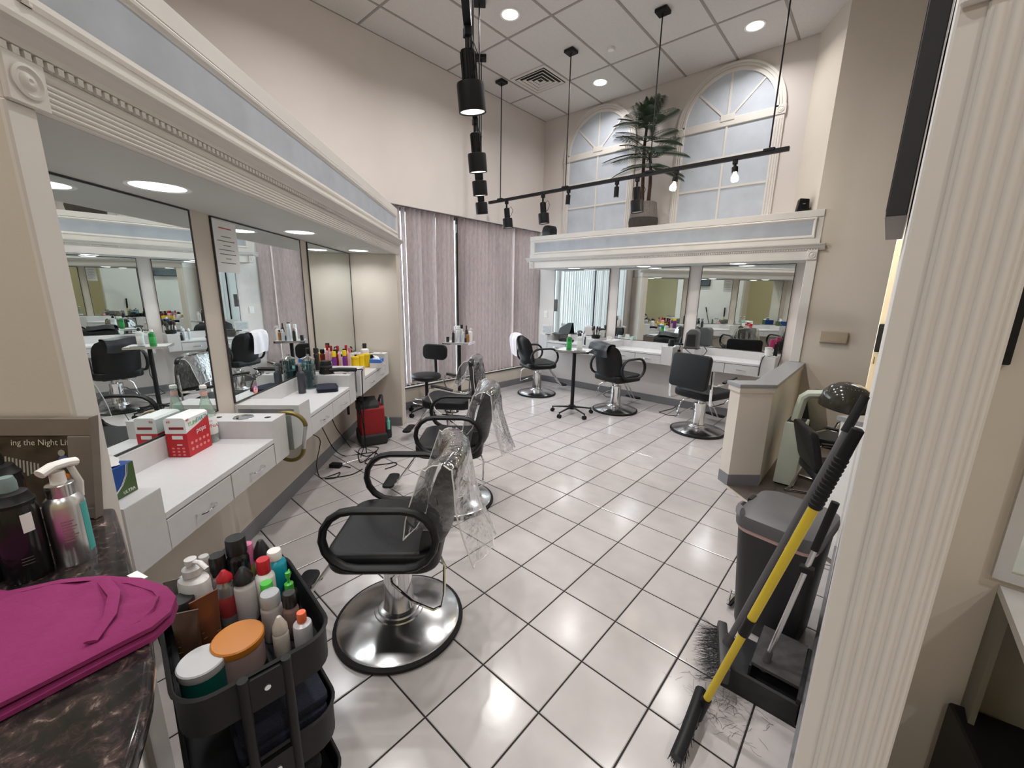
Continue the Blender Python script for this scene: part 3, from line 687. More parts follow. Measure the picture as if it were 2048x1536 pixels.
def cover(label, loc, rot, wide=.245, z1=.935, fz=.60, bz=.47, yo=0, flare=.05):
    t = thing('chair_back_cover', label, 'chair cover', loc, rot, 'clear vinyl chair-back covers')
    def side(v): return 1
    # front sheet, top, rear sheet as one draped strip
    path = [(-.150 + yo, fz), (-.165 + yo, .70), (-.205 + yo, .82), (-.235 + yo, z1 - .03), (-.265 + yo, z1), (-.315 + yo, z1 + .002), (-.345 + yo, z1 - .02), (-.35 + yo, .84), (-.345 + yo, .72), (-.345 + yo - flare * .4, .60), (-.35 + yo - flare, bz)]
    def fn(u, v):
        k = v * (len(path) - 1); i = min(int(k), len(path) - 2); f_ = k - i; y = path[i][0] * (1 - f_) + path[i + 1][0] * f_; z = path[i][1] * (1 - f_) + path[i + 1][1] * f_
        s_ = 2 * u - 1; rnd = (1 - .10 * max(0, (z - .82) / .14)); x = s_ * wide * rnd; h_ = max(0, (k - 7) / 3)
        wv = .010 * math.sin(9 * u * PI + 5 * v) * (1 if k > 7 else .25)
        return Vector((x, y + .055 * s_ * s_ - h_ * (.07 * u + .02) + wv, z - .025 * s_ * s_ * (z > .9) - h_ * .09 * u))
    MB().grid(fn, 12, 24).build('sheet', clear_m, t)
    for s in (0, 1):
        def fs_(u, v, s=s):
            z = .60 + (z1 - .62) * v; a = fn(s, .045 + .38 * v); b = fn(s, .87 - .34 * v); return a.lerp(b, u)
        MB().grid(fs_, 3, 6).build('side_gusset', clear_m, t)
    q = MB()
    for s in (0, 1):
        q.tube([fn(s, v / 24) for v in range(0, 12)], .0028, 5); q.tube([fn(s, v / 24) for v in range(12, 25)], .0028, 5)
    q.tube([fn(u / 12, 0) for u in range(13)], .0025, 5); q.tube([fn(u / 12, 1) for u in range(13)], .0022, 5)
    q.build('piping', pipe_m, t)
    return t
cover('clear vinyl cover draped over the nearest chair back', c1, R1)
cover('clear vinyl cover draped over the second left chair back', c2, R2)
cover('clear vinyl cover on the chrome-armed chair in the left row', c3, R3, .25, .945, .66, .60, .03, .02)
# towel on back-corner chair, cape on middle back chair
towel_m = mat('white_terry_towel', S(222, 212, 216), .95, noise=.04, nscale=60, bump=.4, bscale=240)
def drape(label, name, loc, rot, x0, x1, m, path, cat, waves=.006, th=.006):
    def fn(u, v):
        k = v * (len(path) - 1); i = min(int(k), len(path) - 2); f_ = k - i; y = path[i][0] * (1 - f_) + path[i + 1][0] * f_; z = path[i][1] * (1 - f_) + path[i + 1][1] * f_
        return Vector((x0 + (x1 - x0) * u + .012 * math.sin(6 * v), y + waves * math.sin(11 * u + 6 * v), z + .012 * math.sin(5 * u + v)))
    return tag(MB().grid(fn, 10, 20).build(name, m, None, solid=th, loc=loc, rotz=rot), label, cat)
dp = [(-.17, .66), (-.185, .78), (-.225, .89), (-.255, .945), (-.315, .953), (-.365, .935), (-.385, .87), (-.375, .78), (-.365, .70), (-.355, .62)]
drape('white towel hung over the back of the corner styling chair', 'hand_towel', (-2.867, 3.966, 0), heading(.45, .89), -.22, .03, towel_m, dp, 'towel')
cape_m = mat('black_nylon', (.02, .02, .024), .4, noise=.1, bump=.1, bscale=30)
drape('black cape draped over the middle back styling chair', 'salon_cape', (-1.516, 4.005, 0), heading(.25, .97), -.17, .15, cape_m, [(p[0], p[1] + .004) for p in dp[2:8]], 'cape', .004, .005)
# ---- operator stool by the window
stl = thing('operator_stool', 'black wheeled stool with a small backrest by the window', 'stool', (-3.20, 2.09, 0), heading(.35, -.94))
def star_base(t, arms, rad, hub_h, m=bplast_m, a0=0, ring=False):
    for k in range(arms):
        a = a0 + 2 * PI * k / arms; c, s_ = math.cos(a), math.sin(a)
        MB().sweep([(c * .02, s_ * .02, hub_h), (c * rad * .5, s_ * rad * .5, hub_h - .012), (c * rad, s_ * rad, hub_h - .03)], .02, .013, (-s_, c, 0), False, 8, taper=lambda f_: 1 - .35 * f_).build('leg', m, t)
        q = MB(); d = Vector((-s_, c, 0))
        for sg in (-1, 1): q.cyl(Vector((c * rad, s_ * rad, .025)) + d * sg * .006, Vector((c * rad, s_ * rad, .025)) + d * sg * .021, .025, n=14)
        q.cyl((c * rad, s_ * rad, .025), (c * rad, s_ * rad, hub_h - .02), .006)
        q.build('caster', rubber_m, t)
star_base(stl, 5, .25, .10)
MB().lathe([(.028, .07), (.03, .22), (.022, .23), (.022, .44), (.06, .445), (.06, .455)], 16).build('gas_post', bplast_m, stl)
q = MB(); q.tube([(.19 * math.cos(a * PI / 16), .19 * math.sin(a * PI / 16), .17) for a in range(32)], .009, 8, True)
for k in range(3): q.cyl((0, 0, .17), (.19 * math.cos(k * 2.09), .19 * math.sin(k * 2.09), .17), .006)
q.build('foot_ring', chrome_m, stl)
MB().lathe([(0, .455), (.15, .455), (.185, .475), (.19, .505), (.175, .525), (.1, .532), (0, .532)], 28).build('seat', vinyl_m, stl)
MB().sweep([(0, -.1, .45), (0, -.2, .46), (0, -.235, .52), (0, -.23, .66), (0, -.215, .72)], .022, .007, (1, 0, 0), False, 8).build('back_stem', bplast_m, stl)
MB().extr(rrect(.36, .20, .07, 5), (0, -.195, .785), (1, 0, 0), (0, -.08, 1), (0, -.045, 0)).build('backrest', vinyl_m, stl, bevel=.015, seg=3)
q = MB(); q.tube([(.05, 0, .445), (.16, .02, .43), (.20, .03, .42)], .006, 6); q.build('height_lever', bplast_m, stl)
# ---- pedestal trolley tables
def trolley(label, loc, rot, zt, w, d, m):
    t = thing('trolley_table', label, 'table', loc, rot, 'pedestal trolley tables')
    star_base(t, 5, .27, .10, a0=3.07)
    MB().lathe([(.045, .075), (.045, .12), (.024, .13), (.024, zt - .012)], 16).build('pole', bmetal_m, t)
    MB().extr(rrect(w, d, .02, 3), (0, 0, zt - .014), (1, 0, 0), (0, 1, 0), (0, 0, .014)).build('table_top', m, t, bevel=.002, seg=1, smooth=False)
    q = MB()
    for (a, b, c, e) in ((-w / 2, w / 2, d / 2 - .006, d / 2), (-w / 2, w / 2, -d / 2, -d / 2 + .006), (-w / 2, -w / 2 + .006, -d / 2, d / 2), (w / 2 - .006, w / 2, -d / 2, d / 2)): q.box(a, b, c, e, zt - .02, zt + .006)
    q.build('tray_rim', chrome_m, t, smooth=False)
    return t
TZ1 = .86; TB1 = Vector((-1.834, 3.417, 0))
trolley('small pedestal trolley table holding the green bottle', TB1, .35, TZ1, .42, .34, lamtop_m)
TZ2 = .90; tp2 = at_z(918, 684, TZ2); TB2 = Vector((tp2.x, tp2.y, 0))
trolley('pedestal trolley table crowded with hair products by the window', TB2, .5, TZ2, .36, .30, lamtop_m)
# ================================================================== TRACK LIGHTING
glow_m = mat('lit_reflector', (.85, .85, .85), .25, .6, emit=(1, .96, .9), estr=1.6)
def big_head(label, loc, lit, aim=(0, 0), rot=0):
    t = thing('track_spotlight', label, 'spotlight', loc, rot, 'large black track spotlights')      # origin on the underside of the track
    MB().box(-.022, .022, -.018, .018, -.04, 0).build('adapter', bmetal_m, t, bevel=.003, seg=1, smooth=False)
    MB().cyl((0, 0, -.04), (0, 0, -.09), .012, n=10).build('swivel', bmetal_m, t)
    M = Matrix.Translation((0, 0, -.09)) @ Matrix.Rotation(aim[0], 4, 'X') @ Matrix.Rotation(aim[1], 4, 'Y')
    q = MB(); q.lathe([(.02, .0), (.034, -.005), (.034, -.13), (.05, -.135)], 20, M=M)
    for k in range(10):
        a = 2 * PI * k / 10; q.box(.033, .038, -.004, .004, -.125, -.01, M @ Matrix.Rotation(a, 4, 'Z'))
    q.build('ballast_stem', bmetal_m, t)
    MB().lathe([(.03, -.13), (.066, -.137), (.068, -.15), (.068, -.26), (.062, -.26), (.058, -.20), (.03, -.16)], 28, M=M).build('bell', bmetal_m, t)
    MB().lathe([(.0605, -.255), (.05, -.20), (.02, -.168), (0, -.165)], 24, M=M).build('reflector', glow_m if lit else silver_m, t)
    MB().ell((0, 0, -.205), .026, .026, .035, 14, 8, M=M).build('bulb', bulb_m if lit else wht_m, t)
    q = MB(); q.tube([M @ Vector((.03, 0, -.02)), M @ Vector((.065, .01, .01)), M @ Vector((.085, .02, -.04)), M @ Vector((.06, .01, -.10)), M @ Vector((.04, 0, -.12))], .003, 6)
    q.build('cord', rubber_m, t)
    if lit:
        l = bpy.data.lights.new('spot_lamp', 'SPOT'); l.energy = SPOT_W; l.color = WARM; l.spot_size = 1.7; l.spot_blend = .6; l.shadow_soft_size = .05
        o = bpy.data.objects.new('spot_lamp', l); COL.objects.link(o); o.parent = t; o.matrix_local = M @ Matrix.Translation((0, 0, -.262))
    return t
def small_head(label, loc, lit, tilt=0, rot=0):
    t = thing('track_bulb_holder', label, 'spotlight', loc, rot, 'small black track lamp holders')
    MB().box(-.02, .02, -.016, .016, -.035, 0).build('adapter', bmetal_m, t, bevel=.003, seg=1, smooth=False)
    M = Matrix.Translation((0, 0, -.035)) @ Matrix.Rotation(tilt, 4, 'Y')
    MB().lathe([(.012, .0), (.014, -.02), (.027, -.024), (.027, -.07 if lit else -.13), (.022, -.07 if lit else -.13), (.02, -.05)], 18, M=M).build('holder', bmetal_m, t)
    if lit: MB().lathe([(.012, -.06), (.014, -.08), (.03, -.11), (.033, -.13), (.026, -.148), (0, -.155)], 18, M=M).build('bulb', bulb_m, t)
    else: MB().lathe([(.02, -.12), (.018, -.132), (0, -.136)], 18, M=M).build('bulb', silver_m, t)
    if lit:
        l = bpy.data.lights.new('bulb_lamp', 'POINT'); l.energy = 2.0; l.color = (1, .85, .65); l.shadow_soft_size = .035
        o = bpy.data.objects.new('bulb_lamp', l); COL.objects.link(o); o.parent = t; o.matrix_local = M @ Matrix.Translation((0, 0, -.20))
    return t
TRZ = 2.79
tr2 = thing('lighting_track', 'long black lighting track hung along the back stations', 'track', (0, 3.405, TRZ))
MB().box(-3.39, .225, -.018, .018, 0, .034).build('rail', bmetal_m, tr2, smooth=False)
for x in (-3.17, -2.08, -1.015, .075):
    rd = MB().cyl((x, 0, .03), (x, 0, CZ - TRZ - .01), .0065, n=8).build('rod', bmetal_m, tr2)
    MB().box(x - .06, x + .06, -.06, .06, CZ - TRZ - .03, CZ - TRZ - .0).build('ceiling_plate', bmetal_m, rd, bevel=.004, seg=1, smooth=False)
    MB().box(x - .045, x + .045, -.024, .024, .024, .048).build('clamp', bmetal_m, rd, bevel=.004, seg=1, smooth=False)
u0, u1 = -.6, 4.35
tr1 = thing('lighting_track', 'black lighting track running overhead along the left stations', 'track', LP(0, -.09, TRZ), AL)
MB().box(-u1, -u0, -.018, .018, 0, .034).build('rail', bmetal_m, tr1, smooth=False)
for u in (.0, 1.5, 3.14, 4.1):
    rd = MB().cyl((-u, 0, .03), (-u, 0, CZ - TRZ - .01), .0065, n=8).build('rod', bmetal_m, tr1)
    MB().box(-u - .06, -u + .06, -.06, .06, CZ - TRZ - .03, CZ - TRZ).build('ceiling_plate', bmetal_m, rd, bevel=.004, seg=1, smooth=False)
    MB().box(-u - .045, -u + .045, -.024, .024, .024, .048).build('clamp', bmetal_m, rd, bevel=.004, seg=1, smooth=False)
for u, lit, lab in ((.80, 1, 'large black lit spotlight nearest the camera on the near track'), (1.85, 1, 'second black lit spotlight along the near track'), (2.62, 1, 'third black spotlight along the near track'), (3.55, 0, 'farthest black spotlight along the near track')):
    big_head(lab, LP(u, -.09, TRZ), lit, (.12, .1), AL + .3)
for x, lit, lab in ((-3.05, 0, 'black spotlight at the window end of the back track'), (-2.42, 0, 'second black spotlight from the window on the back track'), (-1.144, 0, 'black spotlight hanging in front of the palm pot')):
    big_head(lab, (x, 3.405, TRZ), lit, (.05, -.08), .2)
for x, lit, lab, tl in ((-2.03, 0, 'thin black lamp holder between two track spotlights', .05), (-1.385, 0, 'thin black lamp holder left of the palm pot', .0), (-.725, 1, 'small lit bulb on the back track beside the palm fronds', .2), (-.19, 1, 'small lit bulb in front of the right arched window', -.1)):
    small_head(lab, (x, 3.405, TRZ), lit, tl)
# ================================================================== PALM
leaf_m = mat('dark_green_leaf', S(54, 72, 54), .45, noise=.25, nscale=14)
trunk_m = mat('brown_trunk', S(74, 50, 42), .8, noise=.3, nscale=25, bump=.4, bscale=50)
bask_m = mat('grey_woven_basket', S(120, 113, 108), .8, noise=.15, nscale=40); baskd_m = mat('dark_woven_basket', S(58, 52, 49), .8, noise=.2, nscale=40)
PC = Vector((-1.60, 4.59, 2.438))
pp = thing('planter_basket', 'round ribbed basket planter on the ledge between the arched windows', 'planter', PC)
MB().lathe([(.13, 0), (.185, .02), (.195, .09), (.19, .14), (.18, .14)], 36).build('dark_foot', baskd_m, pp)
q = MB().lathe([(.18, .135), (.165, .25), (.15, .34), (.14, .34), (.15, .25)], 36)
for k in range(36):
    a = 2 * PI * k / 36; q.cyl((.182 * math.cos(a), .182 * math.sin(a), .14), (.153 * math.cos(a), .153 * math.sin(a), .34), .006, n=5)
q.build('ribbed_side', bask_m, pp)
pl = thing('potted_palm', 'tall artificial palm with dark feathery fronds between the arched windows', 'plant', PC + Vector((0, 0, .28)))
random.seed(11)
trk = [[(-.03, 0, 0), (-.05, 0, .3), (-.07, .0, .75), (-.05, -.01, 1.02)], [(.05, 0, 0), (.06, -.01, .28), (.05, -.02, .52), (.02, -.02, .66)]]
for tkk in trk: MB().sweep(tkk, .026, .026, None, False, 10, taper=lambda f_: 1 - .35 * f_).build('trunk', trunk_m, pl)
def frond(o, az, el, L, droop):
    o = Vector(o); d = Vector((math.cos(az) * math.cos(el), math.sin(az) * math.cos(el), math.sin(el))); pts = []; n = 26
    for i in range(n + 1):
        s_ = i / n; pts.append(o + d * (L * s_) + Vector((0, 0, -.72 * droop * L * s_ * s_)))
    for p in pts: p.y = min(p.y, .17)
    mb = MB(); mb.sweep(pts, .005, .005, None, False, 5, taper=lambda f_: 1 - .7 * f_)
    side = d.cross(Vector((0, 0, 1)));
    if side.length < .1: side = Vector((1, 0, 0))
    side.normalize()
    for i in range(3, n):
        t = (pts[i + 1] - pts[i - 1]).normalized(); up = side.cross(t).normalized(); s_ = i / n
        for half in (0,):
            p = pts[i].lerp(pts[i + 1], half)
            ll = (.165 * math.sin(PI * min(1, .12 + .83 * s_)) ** .7 + .03)
            for sg in (-1, 1):
                tip = p + (side * sg * .85 + t * .5 + up * .10).normalized() * ll + Vector((0, 0, -.06 * ll / .2))
                tip.y = min(tip.y, .2); wd = t * .0046; mid = p.lerp(tip, .5) + up * .008
                mb.add([p - wd * .5, p + wd * .5, mid + wd, tip, mid - wd], [(0, 1, 2, 3, 4)])
    return mb
specs = []
top = Vector(trk[0][3]); 
for k in range(15): specs.append((top + Vector((0, 0, -.03 * (k % 4))), k * 2.4, random.uniform(.35, 1.4) if k > 2 else 1.45, random.uniform(.40, .47), random.uniform(.25, .6)))
low = Vector((.0, -.01, .62))
for k in range(12): specs.append((low + Vector((random.uniform(-.04, .05), 0, random.uniform(-.06, .08))), k * 2.4 + .7, random.uniform(.0, .75), random.uniform(.48, .60), random.uniform(.3, .65)))
for k in range(6): specs.append((Vector((-.05, 0, .82)), k * 1.05 + .2, random.uniform(.05, .5), random.uniform(.38, .48), random.uniform(.3, .5)))
for k in range(6): specs.append((Vector((.0, -.01, .5)), PI + k * .63, random.uniform(-.1, .3), random.uniform(.36, .46), random.uniform(.4, .6)))
for (o_, az_, el_, l_, dr_) in specs: frond(o_, .2 - (az_ % PI) * 1.12, el_, l_, dr_).build('frond', leaf_m, pl, smooth=False, merge=False)
# ledge speakers
sk = thing('ledge_speaker', 'small black cube speaker with a cable on the right ledge end', 'speaker', (.235, 4.42, 2.438), .35)
MB().extr([(-.055, 0), (.055, 0), (.045, .125), (-.04, .135)], (0, .055, 0), (1, 0, 0), (0, 0, 1), (0, -.11, 0)).build('body', bplast_m, sk, bevel=.008, seg=2)
MB().box(-.012, .012, -.058, -.055, .075, .082).build('badge', silver_m, sk, smooth=False)
MB().tube([(.055, 0, .02), (.08, 0, .05), (.10, .01, .09), (.10, .03, .05), (.075, .03, .006)], .003, 6).build('cable', rubber_m, sk)
sk2 = thing('ledge_speaker', 'black round-topped speaker on the ledge by the window corner', 'speaker', (-3.08, 4.44, 2.438), -.2)
MB().extr([(-.10, 0), (.10, 0), (.10, .10), (.075, .145), (.03, .16), (-.04, .16), (-.08, .135), (-.10, .08)], (0, .07, 0), (1, 0, 0), (0, 0, 1), (0, -.14, 0)).build('body', bplast_m, sk2, bevel=.01, seg=2)
MB().box(-.13, -.1, -.06, .06, 0, .02).build('stand', bplast_m, sk2, smooth=False)
# television on the partition
tv_ = thing('wall_television', 'flat black television mounted high on the right partition, seen edge-on', 'television', (1.06, 1.355, 1.853))
MB().box(-.062, -.006, -.375, .375, 0, .78).build('body', mat('tv_black', (.02, .02, .022), .45, noise=.05), tv_, bevel=.003, seg=1, smooth=False)
MB().box(-.0625, -.0055, -.372, .372, -.004, .0).build('underside', mat('tv_underside_grey', S(128, 122, 122), .5, noise=.03), tv_, smooth=False)
MB().box(-.064, -.062, -.355, .355, .02, .76).build('screen', mat('tv_screen', (.012, .012, .014), .12), tv_, smooth=False)
MB().box(-.006, -.002, -.378, .378, -.002, .79).build('gap_highlight', silver_m, tv_, smooth=False)  # silver strip stands in for the highlight in the gap to the wall
# ================================================================== BOTTLES AND OTHER SMALL GOODS
def bottle(label, loc, h, r, col, cap=None, style='plain', neck=.4, caph=.2, lab=None, cat='bottle', group=None, rough=.3, metal=0, name='bottle', rot=0, sx=1.0):
    t = thing(name, label, cat, loc, rot, group); bh = h * (1 - caph)
    bm_ = mat('pack_%02x%02x%02x_%d' % (*[int(255 * min(1, c)) for c in col], int(metal * 10)), col, rough, metal, noise=.04, nscale=20)
    M = Matrix.Diagonal((1, sx, 1, 1))
    sh = bh * .86
    if style == 'jar': prof = [(r * .9, 0), (r, .004), (r, bh)]
    elif style == 'taper': prof = [(r, 0), (r, bh * .25), (r * .55, bh)]
    else: prof = [(r * .93, 0), (r, .005), (r, sh), (r * .93, sh + (bh - sh) * .4), (r * neck, bh * .985), (r * neck, bh)]
    MB().lathe(prof, 22, M=M).build('body', bm_, t)
    if lab:
        lm = mat('label_%02x%02x%02x' % tuple(int(255 * min(1, c)) for c in lab), lab, .5, noise=.03)
        MB().lathe([(r * 1.0, bh * .22), (r * 1.012, bh * .225), (r * 1.012, bh * .66), (r, bh * .665)], 22, M=M).build('label_band', lm, t)
    if cap is not None:
        cmn = mat('cap_%02x%02x%02x' % tuple(int(255 * min(1, c)) for c in cap), cap, .35, noise=.03)
        cr = r * max(neck, .45) * 1.12
        if style == 'jar': MB().lathe([(r * 1.04, bh), (r * 1.06, bh + .003), (r * 1.06, h - .003), (r * 1.0, h), (0, h)], 26, M=M).build('lid', cmn, t)
        elif style == 'can': MB().lathe([(r * .92, bh - .004), (r * .92, h - .006), (r * .85, h), (0, h)], 20, M=M).build('cap', cmn, t)
        elif style == 'cone': MB().lathe([(r * .95, bh), (r * .9, bh + (h - bh) * .35), (r * .35, h - .003), (r * .25, h), (0, h)], 18).build('cap', cmn, t)
        elif style == 'pump':
            q = MB().lathe([(cr, bh), (cr, bh + .02), (r * .2, bh + .024), (r * .17, h - .018), (r * .3, h - .016), (r * .32, h), (0, h + .002)], 16)
            q.sweep([(0, 0, h - .008), (r * .7, 0, h - .006), (r * 1.15, 0, h - .022)], r * .16, .006, (0, 1, 0), False, 8); q.build('pump', cmn, t)
        elif style == 'trigger':
            q = MB().lathe([(cr, bh), (cr, bh + .022), (r * .35, bh + .026), (r * .3, h - .03)], 16)
            q.sweep([(-r * .9, 0, h - .018), (-r * .3, 0, h - .008), (r * .5, 0, h - .01), (r * 1.35, 0, h - .018)], r * .33, .013, (0, 1, 0), False, 8)
            q.sweep([(r * .75, 0, h - .025), (r * 1.05, 0, h - .055), (r * .95, 0, h - .085)], .009, .004, (0, 1, 0), False, 6); q.build('trigger_head', cmn, t)
        else: MB().lathe([(cr, bh), (cr, h - .003), (cr * .92, h), (0, h)], 18).build('cap', cmn, t)
    return t
W_ = S(228, 226, 224); K_ = (.015, .015, .016); RD_ = S(185, 30, 42)
# ---- near left vanity
cb = thing('candy_box', 'red and white candy carton standing on the near left vanity', 'box', LP(.415, -1.475, .791), AL)
BXW, BXD, BXH = .155, .095, .19     # local x = -u, y out of wall
MB().box(-BXW, 0, 0, BXD, 0, BXH - .075).build('red_sides', redp_m, cb, smooth=False)
MB().extr([(0, BXH - .075), (BXD, BXH - .075), (BXD, BXH - .008), (BXD - .012, BXH), (.012, BXH), (0, BXH - .008)], (0, 0, 0), (0, 1, 0), (0, 0, 1), (-BXW, 0, 0)).build('white_top', paper_m, cb, smooth=False)
MB().extr([(0, .115), (-BXW, .115), (-BXW, .165), (-BXW * .55, .14), (0, .118)], (0, BXD + .0006, 0), (1, 0, 0), (0, 0, 1), (0, .0004, 0)).build('red_swoosh', redp_m, cb, smooth=False)
gr_t = mat('print_green', S(120, 170, 90), .6); te_t = mat('print_teal', S(70, 150, 140), .6); pk2 = mat('print_pink', S(226, 130, 130), .6); dr_t = mat('print_dark_red', S(140, 30, 30), .6)
fm_ = lambda x, z: frame_m((x, BXD + .0012, z), (-1, 0, 0), (0, 0, 1))
text_part('YUM', .028, gr_t, cb, fm_(-.012, .145), ext=.0003, align='LEFT', shear=.2)
text_part('EARTH', .028, te_t, cb, fm_(-.068, .152), ext=.0003, align='LEFT', shear=.2)
text_part('pops', .034, paper_m, cb, fm_(-.062, .100), ext=.0003, align='LEFT', shear=.15)
text_part('60', .017, redp_m, cb, fm_(-.006, .172), ext=.0003, align='LEFT')
text_part('60', .017, redp_m, cb, frame_m((.0006, .012, .166), (0, 1, 0), (0, 0, 1)), ext=.0003, align='LEFT')
MB().box(0, .0008, .02, .085, .135, .147).build('flavour_bar', dr_t, cb, smooth=False); MB().box(0, .0008, .028, .075, .088, .105).build('print_panel', paper_m, cb, smooth=False); MB().box(0, .0008, .045, .068, .058, .063).build('print_bar', paper_m, cb, smooth=False)
for i in range(3):
    for j in range(3): MB().extr(rrect(.012, .008, .003, 2), (.0001, .025 + i * .023, .043 - j * .016), (0, 1, 0), (0, 0, 1), (.0007, 0, 0)).build('candy_picture', pk2, cb, smooth=False)
for i in range(5):
    for j in range(2): MB().extr(rrect(.016, .014, .006, 3), (-.025 - i * .027, BXD + .0002, .062 - j * .03), (1, 0, 0), (0, 0, 1), (0, .0007, 0)).build('candy_picture', pk2, cb, smooth=False)
gbm = glassy('green_tint_glass', (.75, .86, .80), .8, .03)
gb = thing('water_bottle', 'clear glass water bottle behind the red candy carton', 'bottle', LP(.624, -1.42, .791), AL)
MB().lathe([(.034, 0), (.037, .006), (.037, .15), (.03, .18), (.016, .235), (.013, .275), (.0145, .277), (.0145, .288), (.011, .29)], 28).build('glass_body', gbm, gb)
MB().lathe([(.0375, .045), (.0379, .046), (.0379, .135), (.0375, .136)], 28).build('paper_label', paper_m, gb); MB().lathe([(.0148, .245), (.0152, .246), (.0148, .268)], 20).build('neck_label', mat('pink_label', S(220, 170, 165), .6), gb)
MB().lathe([(.0155, .284), (.0155, .297), (.012, .30), (0, .30)], 20).build('cap', wht_m, gb)
cu_ = LP(.624, -1.42, .79); vd = Vector((CAM.x - cu_.x, CAM.y - cu_.y, 0)).normalized(); vl = (Matrix.Rotation(-AL, 3, 'Z') @ vd); ex_ = Vector((-vl.y, vl.x, 0))
text_part('PANNA', .024, rink_m, gb, frame_m(vl * .0382 + Vector((0, 0, .085)), ex_, (0, 0, 1)), ext=.0002)
text_part('ACQUA', .010, rink_m, gb, frame_m(vl * .0382 + Vector((0, 0, .115)), ex_, (0, 0, 1)), ext=.0002)
tb_ = thing('tissue_box', 'blue and green tissue box on the nearest tower, tissue sticking out', 'tissue box', LP(-.097, -1.19, .888), AL)
tbl = mat('tissue_box_blue', S(24, 72, 150), .4, noise=.1); tbg = mat('tissue_box_green', S(66, 92, 48), .45, noise=.06)
MB().box(.0, .215, -.115, 0, 0, .105).build('carton', tbl, tb_, smooth=False)
MB().extr([(0, 0), (0, .105), (.022, .105), (.030, .07), (.05, .04), (.085, .015), (.12, 0)], (0, .0003, 0), (1, 0, 0), (0, 0, 1), (0, .0006, 0)).build('green_corner', tbg, tb_, smooth=False)
MB().box(-.0008, 0, -.115, 0, 0, .105).build('green_end', tbg, tb_, smooth=False)
for dx in (.0, .005): MB().tube([(.023 + dx, .0012, .104), (.031 + dx, .0012, .07), (.052 + dx, .0012, .04), (.087 + dx, .0012, .015), (.12 + dx, .0012, .001)], .001, 5).build('white_line', paper_m, tb_)
text_part('ULTRA', .015, paper_m, tb_, frame_m((.032, .0012, .008), (-1, 0, 0), (0, 0, 1)), ext=.0003)
MB().box(.05, .165, -.075, -.04, .1051, .1058).build('slot_film', wht_m, tb_, smooth=False)
def tissue(parent, x, y, z, s_=1):
    def fn(u, v): return Vector((x + s_ * (.05 * (u - .5) * (1 + v) + .01 * math.sin(8 * v)), y + s_ * (.06 * (v - .5) * (.4 + u) + .012 * math.sin(9 * u)), z + s_ * (.045 * math.sin(PI * u) * (.5 + .5 * math.sin(3 * v + 1)))))
    MB().grid(fn, 8, 8).build('tissue', paper_m, parent, solid=.0008)
tissue(tb_, .075, -.05, .104, 1.5)
# hand mirror hanging in the gap beyond the first vanity
hm = thing('hand_mirror', 'gold-ended hand mirror hanging in the gap between two left vanities', 'hand mirror', LP(.845, -1.135, .735), AL)
def hm_out(s_, n=14):
    pts = []
    for k in range(n + 1): a = PI * k / n; pts.append((.1 * s_ * math.cos(a), .065 + .08 * s_ * math.sin(a)))
    for k in range(n + 1): a = PI + PI * k / n; pts.append((.075 * s_ * math.cos(a), -.075 + .07 * s_ * math.sin(a)))
    return pts
oo = hm_out(1); 
up_ = [(0, p[0], p[1]) for p in oo[:15]]; lo_ = [(0, p[0], p[1]) for p in oo[15:]]
MB().sweep(up_, .012, .012, (1, 0, 0), False, 8).build('gold_top_rim', gold_m, hm); MB().sweep(lo_, .012, .012, (1, 0, 0), False, 8).build('gold_bottom_rim', gold_m, hm)
for s_ in (-1, 1): MB().sweep([(0, s_ * .1, .065), (0, s_ * .075, -.075)], .008, .01, (1, 0, 0), False, 8).build('silver_side', silver_m, hm)
MB().extr(hm_out(.9), (-.003, 0, 0), (0, 1, 0), (0, 0, 1), (.006, 0, 0)).build('mirror_plate', mirror_m, hm, smooth=False)
# ---- middle left vanity
def on_n(px, py, z): return at_z(px, py, z)
gun = mat('smoke_plastic', S(70, 72, 78), .3, noise=.05)
p = at_z(605, 786, .791)
bottle('grey trigger spray bottle standing on the middle left vanity', p, z_up(p, 727) - .79, .027, S(58, 60, 68), S(110, 112, 116), 'trigger', .45, .24, rot=2.6, name='spray_bottle')
jarm = glassy('blue_jar_glass', (.55, .78, .80), .95, .03)
p = at_z(621, 776, .791); dj = thing('disinfectant_jar', 'tall glass disinfecting jar with dark blue liquid and silver lid', 'jar', p)
hj = z_up(p, 712) - .791
MB().lathe([(.048, 0), (.052, .01), (.047, .02), (.047, hj - .03), (.045, hj - .03)], 28).build('glass', jarm, dj)
MB().lathe([(.044, .012), (.0445, .014), (.0445, hj * .55), (0, hj * .55)], 24).build('blue_liquid', mat('disinfectant_blue', S(20, 34, 52), .2), dj)
MB().lathe([(.05, hj - .032), (.05, hj - .02), (.03, hj - .01), (.012, hj), (.012, hj + .012), (0, hj + .014)], 24).build('lid', chrome_m, dj)
MB().cyl((0, 0, .02), (0, 0, hj - .01), .003).build('lift_rod', chrome_m, dj)
def folded(name, label, loc, rot, w, d, h, m, cat='towel', layers=3):
    t = thing(name, label, cat, loc, rot)
    for k in range(layers):
        z0 = h * k / layers; z1 = h * (k + 1) / layers
        def fn(u, v, z1=z1): return Vector(((u - .5) * w + .004 * math.sin(7 * v + k), (v - .5) * d + .004 * math.sin(6 * u + 2 * k), z1 + .003 * math.sin(9 * u + 4 * v + k)))
        q = MB(); o_ = .004 * ((k * 7) % 3 - 1)
        q.extr(rrect(w - .004 * k, d - .003 * k, .02, 4, o_, -o_), (0, 0, z0), (1, 0, 0), (0, 1, 0), (0, 0, (h / layers) * .98)); q.build('fold', m, t, bevel=min(.006, h / layers * .4), seg=2)
    return t
navy_m = mat('navy_towel', S(34, 37, 52), .95, noise=.08, nscale=40, bump=.35, bscale=200)
